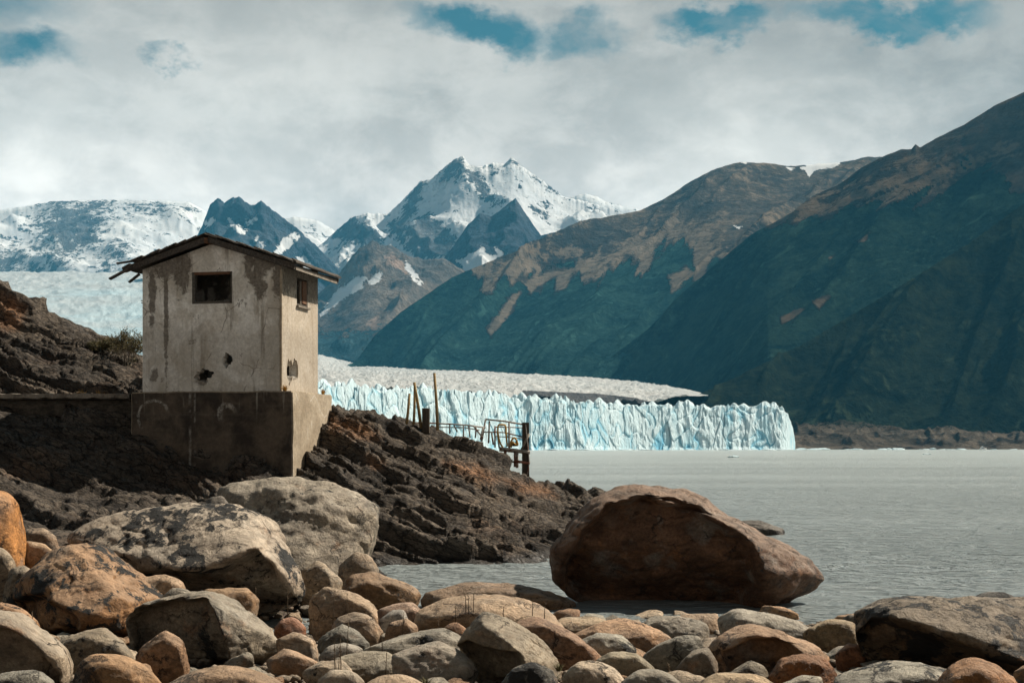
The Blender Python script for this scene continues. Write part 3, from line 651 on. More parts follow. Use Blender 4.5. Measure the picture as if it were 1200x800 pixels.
# ------------------------------------------------------------------ water
def water():
    pxs = np.concatenate([[-20000, -7000, -2500, -900, -350], np.linspace(-80, 1280, 620), [1600, 2300, 4000, 9000, 22000]])
    pys = np.concatenate([np.linspace(800, 730, 16)[:-1], np.linspace(730, 560, 290)[:-1], np.linspace(560, 526.2, 60)])
    Yw = CZ / ((pys - HY) / F); Yw = np.concatenate([Yw, [5000, 9000, 20000]])
    Y = np.repeat(Yw[:, None], len(pxs), 1); X = (pxs[None] - 600) / F * Y
    q = np.stack([X * 0.8, Y * 1.15, X * 0], -1)
    w1 = 1 - np.abs(gn(q * 1.15 + fbm(q * .5, 2, 3)[..., None] * .5, 31)) * 2; w2 = 1 - np.abs(gn(q * 2.6, 32)) * 2
    gust = np.clip(0.75 + 0.9 * gn(q * .09, 35), 0.25, 1.4)
    z = (w1 * 0.040 + w2 * 0.014 + gn(q * .35, 33) * 0.035) * gust * np.clip((150 - Y) / 90, 0, 1) * np.clip((np.abs(X) < Y * .45 + 1) * 1.0, 0, 1)
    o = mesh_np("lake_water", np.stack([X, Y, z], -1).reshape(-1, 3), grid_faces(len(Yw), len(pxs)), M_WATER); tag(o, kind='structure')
water()

# ------------------------------------------------------------------ near terrain: one height function through measured points
CP = []
def cp(px, py, Y): v = P(px, py, Y); CP.append((v.x, v.y, v.z))
def cw(x, y, z): CP.append((x, y, z))
def beach_z(Y): return 1.4906 - 0.069 * Y
for Y in (-4, 3, 8, 12, 16, 20):
    for x in (-3, 0, 4, 9, 16): cw(x, Y, beach_z(Y) - 0.10)
for Y in (-4, 3, 8, 12, 16): 
    for x in (-14, -8): cw(x, Y, beach_z(Y) - 0.05 + max(0, Y - 12) * 0.02)
cw(-9, 20, 0.55); cw(-6, 20, 0.35); cw(-4, 21, 0.22); cw(-14, 20, 1.0); cw(-3.0, 24, 0.25); cw(-2.2, 26, -0.1); cw(-5, 24, 0.9)
for x, y, z in ((0, 23, -.35), (0, 26, -.8), (5, 24, -.5), (5, 30, -1.4), (12, 23, -.4), (12, 32, -1.6), (18, 24, -.6), (20, 40, -2), (10, 50, -1.6), (2, 28, -.8), (-1, 27.5, -.55), (20, 60, -2.5), (6, 60, -2), (-4, 60, -1.5), (-14, 62, -1)):
    cw(x, y, z)
for a in ((445, 665, 29.7), (520, 664, 29.8), (600, 662, 30.2), (650, 655, 31.5), (720, 645, 34.0), (790, 636, 37.0), (860, 629, 40.0)): cp(*a)
for a in ((387, 480, 35.8), (430, 487, 37.2), (455, 498, 38.0), (500, 500, 38.5), (530, 506, 38.6), (560, 521, 38.8), (600, 545, 39.2), (622, 560, 39.5), (660, 567, 40.0), (700, 573, 41.0), (722, 577, 41.4), (760, 592, 41.6), (820, 606, 41.9), (880, 613, 42.2), (912, 622, 42.6)): cp(*a)
for a in ((360, 556, 33.2), (400, 540, 33.5), (400, 600, 30.0), (460, 560, 33.5), (460, 620, 30.8), (520, 560, 34.5), (520, 620, 31.3), (580, 580, 35.0), (580, 630, 31.7), (640, 600, 35.5), (700, 610, 37), (350, 620, 27.5), (420, 650, 28.0)): cp(*a)
for x, y, z in ((-3.2, 42, 1.5), (-1, 43, .9), (1, 43.5, .3), (3, 44.5, -.4), (6, 45, -.7), (9.5, 46, -1.2), (-5, 47, .6), (-8, 44, 3.2), (-8, 50, 1.5), (-12, 48, 4.5), (-16, 54, 3)): cw(x, y, z)
for a in ((0, 336, 42), (-60, 318, 43), (20, 350, 41.5), (60, 382, 40.5), (110, 403, 40), (160, 434, 39.5), (175, 440, 39), (0, 400, 38.5), (60, 430, 37.5), (110, 446, 37), (0, 452, 36.4), (60, 456, 36.2), (120, 458, 36.2), (240, 455, 38.5)): cp(*a)
for a in ((0, 480, 34.75), (60, 481, 34.65), (130, 486, 34.4), (0, 474, 36.0), (60, 475, 36.0), (130, 476, 35.9), (0, 520, 31.8), (60, 520, 32.2), (120, 530, 32.6), (0, 575, 27.5), (60, 600, 26.0), (120, 590, 28.0), (150, 575, 31.5), (250, 585, 31.0), (330, 565, 32.4), (200, 600, 27.0), (60, 640, 22.5), (0, 640, 21.0)): cp(*a)
cw(-18, 36, 4.2); cw(-18, 28, 2.6); cw(-20, 44, 7.5); cw(-7.5, 35.5, 3.4)
CP = np.array(CP)
def phi(r): return np.sqrt(r * r + 0.8)
_A = phi(np.hypot(CP[:, None, 0] - CP[None, :, 0], CP[:, None, 1] - CP[None, :, 1])); n_ = len(CP)
_B = np.zeros((n_ + 1, n_ + 1)); _B[:n_, :n_] = _A + np.eye(n_) * -0.02; _B[n_, :n_] = 1; _B[:n_, n_] = 1
_w = np.linalg.solve(_B, np.concatenate([CP[:, 2], [0]]))
def H(x, y):
    x = np.asarray(x, float); y = np.asarray(y, float); s = x.shape; x = x.ravel(); y = y.ravel(); out = np.full(x.shape, _w[-1])
    for k in range(n_): out += _w[k] * phi(np.hypot(x - CP[k, 0], y - CP[k, 1]))
    return out.reshape(s)

# rock outcrop
xo = np.concatenate([np.linspace(-21, -13.4, 60), np.linspace(-13.3, 9.5, 720), np.linspace(9.6, 12.5, 20)]); yo = np.concatenate([np.linspace(22.5, 42.5, 460), np.linspace(42.7, 60, 24)])
XX, YY = np.meshgrid(xo, yo); ZZ = H(XX, YY)
a = R(20)
def strata_disp(x, y, z):
    wq = np.stack([x, y, z], -1)
    w1 = fbm(wq * 0.28, 3, 61); w2 = fbm(wq * 1.1, 3, 66)
    s_ = x * math.cos(a) - z * math.sin(a) + 0.3 * w2
    nn = x * math.sin(a) + z * math.cos(a) + y * 0.06 + w1 * 0.50 + w2 * 0.05
    d = 0; tone = 0
    for per, ln, aj, ar, sd in ((0.62, 4.6, .11, .32, 1), (0.27, 2.3, .07, .19, 2), (0.11, 1.1, .025, .07, 3)):
        q_ = nn / per + sd * 0.37; L = np.floor(q_); f = q_ - L; f = np.minimum(1 - f, f / (0.09 if sd == 1 else 0.16 if sd == 2 else 0.25))                               # each layer ends in a lip that overhangs the one below
        f1, f2, cid = worley(np.stack([s_ / ln + L * 3.71, y / (ln * .75) + L * 1.3, L * 0 + .5], -1), 40 + sd)
        brk = np.clip(1 - (f2 - f1) / 0.05, 0, 1)
        edge = np.clip(f / 0.14, 0, 1)                                    # ledge rises to a lip then steps back
        amt = 0.55 + 0.45 * cid
        d = d + aj * (cid - .5) + ar * (f ** 1.4 - .45) * amt - brk * aj * .45
        tone = tone + cid * (0.5 if sd == 1 else 0.3 if sd == 2 else 0.2)
    v1, v2, vc = worley(np.stack([s_ / 1.0 + 0.3 * w2, y / 1.1 + 0.2 * w1, nn / 0.24], -1), 52)
    d = d + (vc - .5) * .11 - np.clip(1 - (v2 - v1) / 0.09, 0, 1) * .10
    u1, u2, uc = worley(np.stack([s_ / .42, y / .45, nn / 0.11], -1), 53)
    d = d + (uc - .5) * .045 - np.clip(1 - (u2 - u1) / 0.12, 0, 1) * .04
    tone = tone * .6 + vc * .4
    d = d + fbm(wq * 0.45, 3, 71) * 0.26 + fbm(wq * 3.0, 3, 72) * 0.025
    return d, tone
dd, tone = strata_disp(XX, YY, ZZ)
gy, gx_ = np.gradient(ZZ, yo, xo)
nrm = np.stack([-gx_, -gy, np.ones_like(ZZ)], -1); nrm /= np.linalg.norm(nrm, axis=-1, keepdims=True)
fade = np.clip((ZZ + 0.15) / 0.5, 0.15, 1)
fade = fade * np.clip((YY - 23.5) / 2.5, 0.2, 1)
Vv = np.stack([XX, YY, ZZ], -1) + nrm * (dd * fade)[..., None]
sx = 600 + Vv[..., 0] / Vv[..., 1] * F; sy = HY - (Vv[..., 2] - CZ) / Vv[..., 1] * F
rust = paint(sx, sy, [[(520, 541), (560, 545), (585, 562), (570, 565), (535, 552)], [(590, 562), (640, 570), (652, 582), (610, 576)], [(395, 490), (430, 498), (445, 514), (412, 512)], [(388, 488), (402, 492), (400, 506), (388, 505)], [(430, 535), (450, 545), (438, 548)], [(0, 340), (30, 360), (20, 385), (0, 385)]], 6)
rust = np.clip(rust + 0.5 * np.clip(fbm(Vv * 0.5, 4, 99) - 0.25, 0, 1), 0, 1)
tag(mesh_np("rock_outcrop", Vv.reshape(-1, 3), grid_faces(len(yo), len(xo))[:, ::-1], M_OUT, attrs={'tone': tone, 'rust': rust}), kind='structure')
# beach ground
xb = np.linspace(-22, 24, 300); yb = np.linspace(-6, 27, 220); XB, YB_ = np.meshgrid(xb, yb)
ZB = H(XB, YB_) - 0.03 + 0.05 * fbm(np.stack([XB, YB_, XB * 0], -1) * 0.9, 5, 2) - np.clip((YB_ - 23.2) / 1.5, 0, 1) * 0.6
tag(mesh_np("shore_ground", np.stack([XB, YB_, ZB], -1).reshape(-1, 3), grid_faces(220, 300)[:, ::-1], M_GROUND), kind='structure')
def Hs(x, y): return float(H(np.array([x]), np.array([y]))[0])

# ------------------------------------------------------------------ boulders
_ico = {}
def ico(level):
    if level not in _ico:
        bm = bmesh.new(); bmesh.ops.create_icosphere(bm, subdivisions=level, radius=1.0)
        _ico[level] = (np.array([v.co[:] for v in bm.verts], dtype=np.float32), np.array([[v.index for v in f.verts] for f in bm.faces], dtype=np.int32)); bm.free()
    return _ico[level]
def hull_planes(pts):
    bm = bmesh.new()
    for p in pts: bm.verts.new(p)
    bmesh.ops.convex_hull(bm, input=bm.verts)
    bm.normal_update()
    pl = []
    for f in bm.faces:
        nn_ = f.normal; h_ = nn_.dot(f.verts[0].co)
        if h_ < 0: nn_ = -nn_; h_ = -h_
        if h_ < 1e-3: continue
        ar = f.calc_area()
        for q_ in pl:
            if q_[0].dot(nn_) > 0.97:
                if ar > q_[2]: q_[0], q_[1], q_[2] = nn_.copy(), h_, ar
                break
        else: pl.append([nn_.copy(), h_, ar])
    bm.free(); return np.array([p[0][:] for p in pl]), np.array([p[1] for p in pl])
def rock_mesh(pts, level, seed, p=14, rough=0.05, strat=0.02, tilt=0.2, chip=0.80, keep=1.0):
    """pts: hull points in metres round a local origin -> displaced rock surface"""
    pts = np.array(pts, float); c = (pts.max(0) + pts.min(0)) / 2; sc = (pts.max(0) - pts.min(0)) / 2 + 1e-6
    nrm_, h_ = hull_planes([tuple(q) for q in (pts - c) / sc])
    dirs, faces = ico(level)
    r9 = np.random.RandomState(seed)                       # flats where pieces have spalled off
    nc = 18 if level >= 5 else 9
    s0 = (np.maximum(0, dirs[::7] @ (nrm_ / h_[:, None]).T) ** 24).sum(1) ** (-1.0 / 24); P0 = dirs[::7] * s0[:, None]
    en = r9.normal(size=(nc, 3)); en /= np.linalg.norm(en, axis=1, keepdims=True); cmin = chip + (0.965 - chip) * np.clip(1.3 - 1.6 * np.abs(en[:, 1]), 0, 1) * keep
    sup = (P0 @ en.T).max(0) * (cmin + (0.99 - cmin) * r9.uniform(0, 1, nc))
    nrm_ = np.concatenate([nrm_, en]); h_ = np.concatenate([h_, sup]); p = p * (2.8 if level >= 6 else 2.0)
    s_ = (np.maximum(0, dirs @ (nrm_ / h_[:, None]).T) ** p).sum(1) ** (-1.0 / p)
    pos = dirs * s_[:, None]
    pos = (pos - (pos.max(0) + pos.min(0)) / 2) / ((pos.max(0) - pos.min(0)) / 2) * sc * 1.0
    size = float(np.cbrt(np.prod(sc)))
    q_ = pos / size
    d = fbm(q_ * 0.9 + seed * 3.1, 4, seed) * rough * 1.2 + fbm(q_ * 3.1 + seed, 4, seed + 9) * rough * 0.35
    # facets broken off
    f1, f2, cid = worley(q_ * 1.25 + seed * 1.3, seed)
    d = d + (cid - 0.5) * rough * 0.55 * np.clip((f2 - f1) / 0.35, 0, 1)
    n_s = q_[:, 2] * math.cos(tilt) + q_[:, 0] * math.sin(tilt) + 0.22 * fbm(q_ * 1.1 + 4, 3, seed + 2)
    lay = ridged(np.stack([q_[:, 0] * .35, q_[:, 1] * .35, n_s * 3.2], -1), 4, seed + 4)
    d = d - lay * strat
    ck = np.abs(gn(q_ * 1.3 + 11 + seed, seed + 6)); d = d - np.clip(0.03 - ck, 0, 1) / 0.03 * 0.022
    ft = ridged(q_ * 3.4 + seed, 5, seed + 12) * 0.034 - fbm(q_ * 9.0, 3, seed + 3) * 0.010; d = d - ft
    pos = pos + dirs / np.linalg.norm(dirs * 1.0, axis=1, keepdims=True) * (d * size)[:, None]
    return pos + c, faces
def boulder(label, Y, outline, front=(), depth=None, level=5, color=(.4, .3, .2), lich=0.2, p=14, rough=0.05, strat=0.02, tilt=0.2, seed=1, group=None, sink=True, fwd=None, hollow=()):
    pts = []
    xs_ = [q[0] for q in outline]; ys_ = [q[1] for q in outline]
    cx, cy = (min(xs_) + max(xs_)) / 2, (min(ys_) + max(ys_)) / 2
    k = Y / F; wpx, hpx = max(xs_) - min(xs_), max(ys_) - min(ys_)
    hd = depth if depth else max(wpx * 0.42, hpx * 0.5) * k
    for x, y in outline: v = P(x, y, Y); pts.append(v)
    for x, y in outline:                                   # back, a bit smaller
        v = P(cx + (x - cx) * .72, cy + (y - cy) * .80, Y); v.y += hd * 0.75; pts.append(v)
    if front:
        for x, y, f in front:
            v = P(x, y, Y - f); pts.append(v)
    else:
        f = fwd if fwd is not None else 0.8
        for x, y in outline:
            low = (y - cy) / hpx
            v = P(cx + (x - cx) * .70, cy + (y - cy) * .62, Y - hd * (f + 0.25 * low)); pts.append(v)
    base = P(cx, max(ys_), Y)
    gz = Hs(base.x, Y)
    if sink and front:
        for sx_ in (-.18, .22):
            for sy_ in (.15, .6): pts.append(Vector((base.x + sx_ * wpx * k, Y + sy_ * hd, min(gz - 0.06, base.z))))
    elif sink:                                               # the hidden foot reaches the ground it stands on
        for sx_ in (-.36, .36):
            for sy_ in (-.5, .5):
                pts.append(Vector((base.x + sx_ * wpx * k, Y + sy_ * hd, min(gz - 0.06, base.z))))
    org = Vector((base.x, Y, min(gz, base.z) if sink else base.z))
    V, Fc = rock_mesh([tuple(q - org) for q in pts], level, seed, p, rough, strat, tilt, chip=0.93 if level >= 6 else 0.82)
    for pl, dp, sf in hollow:                              # overhangs: the face under a lip is eaten back into the stone
        wy = V[:, 1] + Y; ax = 600 + (V[:, 0] + org.x) / wy * F; az = HY - (V[:, 2] + org.z - CZ) / wy * F
        jt = fbm(V * 2.2 + seed, 3, seed + 40) * 7
        wgt_ = np.clip(0.5 + (poly_sd(ax, az, pl) + jt) / (2 * sf), 0, 1) * np.clip((-V[:, 1] + 0.15 * hd) / (0.3 * hd), 0, 1)
        V[:, 1] += dp * wgt_ * (3 * wgt_ - 2 * wgt_ * wgt_) ** .5
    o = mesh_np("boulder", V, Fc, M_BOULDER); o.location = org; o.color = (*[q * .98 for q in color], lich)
    tag(o, label, "rock" if wpx * k < 1.6 else "boulder", group)
    return o
# -- the big ones, each with its lit crest drawn as front points
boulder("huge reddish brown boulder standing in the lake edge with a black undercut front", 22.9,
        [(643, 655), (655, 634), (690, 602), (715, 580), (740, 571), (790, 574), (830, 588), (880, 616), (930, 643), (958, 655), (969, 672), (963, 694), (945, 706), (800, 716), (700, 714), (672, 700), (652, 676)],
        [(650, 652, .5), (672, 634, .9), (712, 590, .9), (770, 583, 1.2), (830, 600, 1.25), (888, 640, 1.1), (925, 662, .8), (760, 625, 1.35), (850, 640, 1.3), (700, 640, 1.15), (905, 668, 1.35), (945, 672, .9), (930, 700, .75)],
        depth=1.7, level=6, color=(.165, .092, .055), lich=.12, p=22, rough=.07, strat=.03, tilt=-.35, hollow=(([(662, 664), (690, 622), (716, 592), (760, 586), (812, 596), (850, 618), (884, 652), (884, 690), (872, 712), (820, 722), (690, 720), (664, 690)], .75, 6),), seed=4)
boulder("long pale whaleback boulder with black lichen below the hut", 20.0,
        [(78, 630), (110, 611), (160, 597), (225, 588), (275, 591), (315, 608), (342, 642), (358, 686), (362, 706), (348, 722), (300, 724), (220, 704), (140, 664), (95, 642)],
        [(92, 638, .3), (150, 652, .95), (210, 672, 1.35), (262, 664, 1.35), (305, 648, 1.25), (330, 676, .95), (352, 706, .4), (200, 615, .6), (280, 612, .7)],
        depth=1.5, level=6, color=(.42, .35, .27), lich=.50, p=14, rough=.03, strat=.015, tilt=.3, hollow=(([(150, 668), (215, 678), (262, 668), (296, 646), (318, 664), (338, 700), (352, 716), (330, 730), (220, 722), (150, 690)], .85, 5),), seed=8)
boulder("tall grey beige boulder with a flat leaning face in front of the concrete base", 24.3,
        [(248, 578), (258, 568), (300, 560), (350, 557), (385, 567), (420, 579), (447, 596), (441, 618), (434, 645), (424, 672), (400, 692), (340, 700), (290, 680), (262, 630)],
        [(262, 578, .3), (300, 572, .4), (350, 572, .6), (400, 584, .6), (441, 600, .25), (430, 625, .5), (425, 660, .7), (395, 690, 1.3), (350, 680, 1.5), (300, 650, 1.2)],
        depth=1.5, level=6, color=(.31, .27, .21), lich=.30, p=20, rough=.06, strat=.035, tilt=.5, seed=12)
boulder("orange boulder streaked with black crust left of the pale whaleback boulder", 16.6,
        [(12, 740), (20, 702), (34, 667), (58, 644), (88, 633), (112, 638), (142, 662), (170, 684), (196, 704), (190, 730), (150, 746), (80, 752), (30, 748)],
        [(45, 680, .5), (90, 645, .3), (75, 712, .95), (130, 700, .9), (165, 705, .5), (110, 735, 1.1), (150, 738, .8), (60, 744, .9)],
        depth=.9, level=6, color=(.34, .19, .09), lich=.60, p=18, rough=.06, strat=.03, tilt=-.4, hollow=(([(10, 705), (50, 700), (84, 728), (96, 752), (20, 760)], .3, 6),), seed=15)
boulder("wedge shaped grey boulder with a black left face and a sunlit right face", 13.6,
        [(138, 722), (165, 706), (205, 698), (245, 693), (268, 700), (292, 716), (318, 735), (326, 748), (335, 764), (308, 782), (240, 790), (150, 778), (140, 748)],
        [(244, 699, .75), (256, 742, .8), (270, 780, .62), (316, 745, .30), (306, 774, .25)],
        depth=.8, level=6, color=(.29, .25, .19), lich=.22, p=26, rough=.05, strat=.02, hollow=(([(136, 726), (165, 712), (240, 702), (256, 742), (266, 790), (150, 790)], .38, 5),), seed=19)
boulder("broad boulder with a shadowed front cut off by the left edge of the picture", 10.8,
        [(-60, 722), (-20, 712), (10, 716), (35, 734), (60, 756), (78, 766), (86, 790), (76, 818), (0, 834), (-60, 826)],
        [(-40, 735, .35), (10, 736, .4), (45, 760, .4), (66, 778, .35)],
        depth=.6, level=5, color=(.33, .27, .20), lich=.25, p=20, hollow=(([(-60, 742), (10, 738), (48, 766), (66, 790), (60, 830), (-60, 830)], .3, 5),), seed=22)
boulder("upright smooth orange boulder at the left edge", 19.0,
        [(-46, 600), (-28, 576), (4, 574), (17, 584), (22, 610), (25, 640), (28, 664), (0, 674), (-44, 668)], [(-20, 590, .4), (8, 592, .35), (12, 630, .55), (14, 664, .5), (-20, 668, .6)],
        depth=.6, level=5, color=(.50, .235, .075), lich=.08, p=12, rough=.03, strat=.01, seed=25)
boulder("massive dark lichened boulder with a black underside at the right edge", 12.6,
        [(1000, 738), (1008, 712), (1035, 698), (1068, 699), (1100, 710), (1130, 709), (1180, 701), (1240, 698), (1290, 724), (1296, 794), (1250, 818), (1150, 802), (1080, 796), (1030, 782), (1006, 766)],
        [(1016, 722, .25), (1060, 722, .55), (1120, 742, .7), (1180, 768, .75), (1250, 790, .7)],
        depth=.95, level=6, color=(.165, .125, .082), lich=.55, p=18, rough=.05, strat=.025, tilt=.4, hollow=(([(1000, 740), (1024, 728), (1080, 736), (1140, 762), (1200, 792), (1290, 806), (1250, 830), (1050, 806), (1012, 780)], .28, 6),), seed=28)
boulder("pale speckled boulder under the massive dark boulder", 9.8,
        [(978, 804), (1010, 786), (1050, 774), (1090, 777), (1112, 786), (1122, 812), (1080, 844), (1000, 844)], depth=.4, level=5, color=(.30, .28, .225), lich=.55, p=10, seed=31, rough=.06)
boulder("smooth orange brown cobble in the lower right corner", 9.2,
        [(1094, 806), (1114, 779), (1140, 770), (1166, 778), (1190, 797), (1204, 832), (1140, 852), (1096, 842)], depth=.3, level=5, color=(.40, .185, .065), lich=.25, p=8, seed=34, rough=.03, strat=.01)
boulder("big smooth beige boulder with a black wedge of shade at lower centre", 11.4,
        [(534, 756), (544, 736), (564, 718), (592, 725), (626, 744), (650, 772), (660, 802), (624, 812), (560, 804), (544, 776)],
        [(546, 748, .1), (566, 732, .25), (606, 764, .45), (616, 798, .42), (642, 788, .2)], depth=.6, level=6, color=(.36, .30, .215), lich=.06, p=20, rough=.035, strat=.012, hollow=(([(534, 762), (548, 750), (604, 770), (614, 806), (548, 812)], .30, 4),), seed=37)
boulder("long low tan boulder lying behind the big smooth beige one", 15.4,
        [(482, 748), (488, 718), (520, 701), (566, 696), (612, 700), (650, 720), (668, 748), (600, 758), (500, 758)], [(500, 725, .4), (560, 712, .5), (640, 735, .5), (600, 740, .5)],
        depth=.7, level=5, color=(.44, .305, .19), lich=.12, p=12, rough=.05, seed=40)
boulder("low dark brown wet boulder at the edge of the inlet", 22.3, [(490, 702), (508, 689), (548, 682), (600, 684), (632, 690), (652, 698), (674, 706), (640, 714), (560, 715), (500, 713)],
        depth=.7, level=5, color=(.22, .135, .075), lich=.35, p=14, rough=.07, strat=.04, seed=43)
boulder("dark brown ridged boulder at the left corner of the inlet", 20.6, [(398, 694), (408, 676), (438, 670), (468, 681), (494, 699), (480, 710), (440, 713), (404, 706)], depth=.6, level=5, color=(.235, .14, .07), lich=.35, p=18, rough=.07, strat=.05, tilt=.6, seed=46)
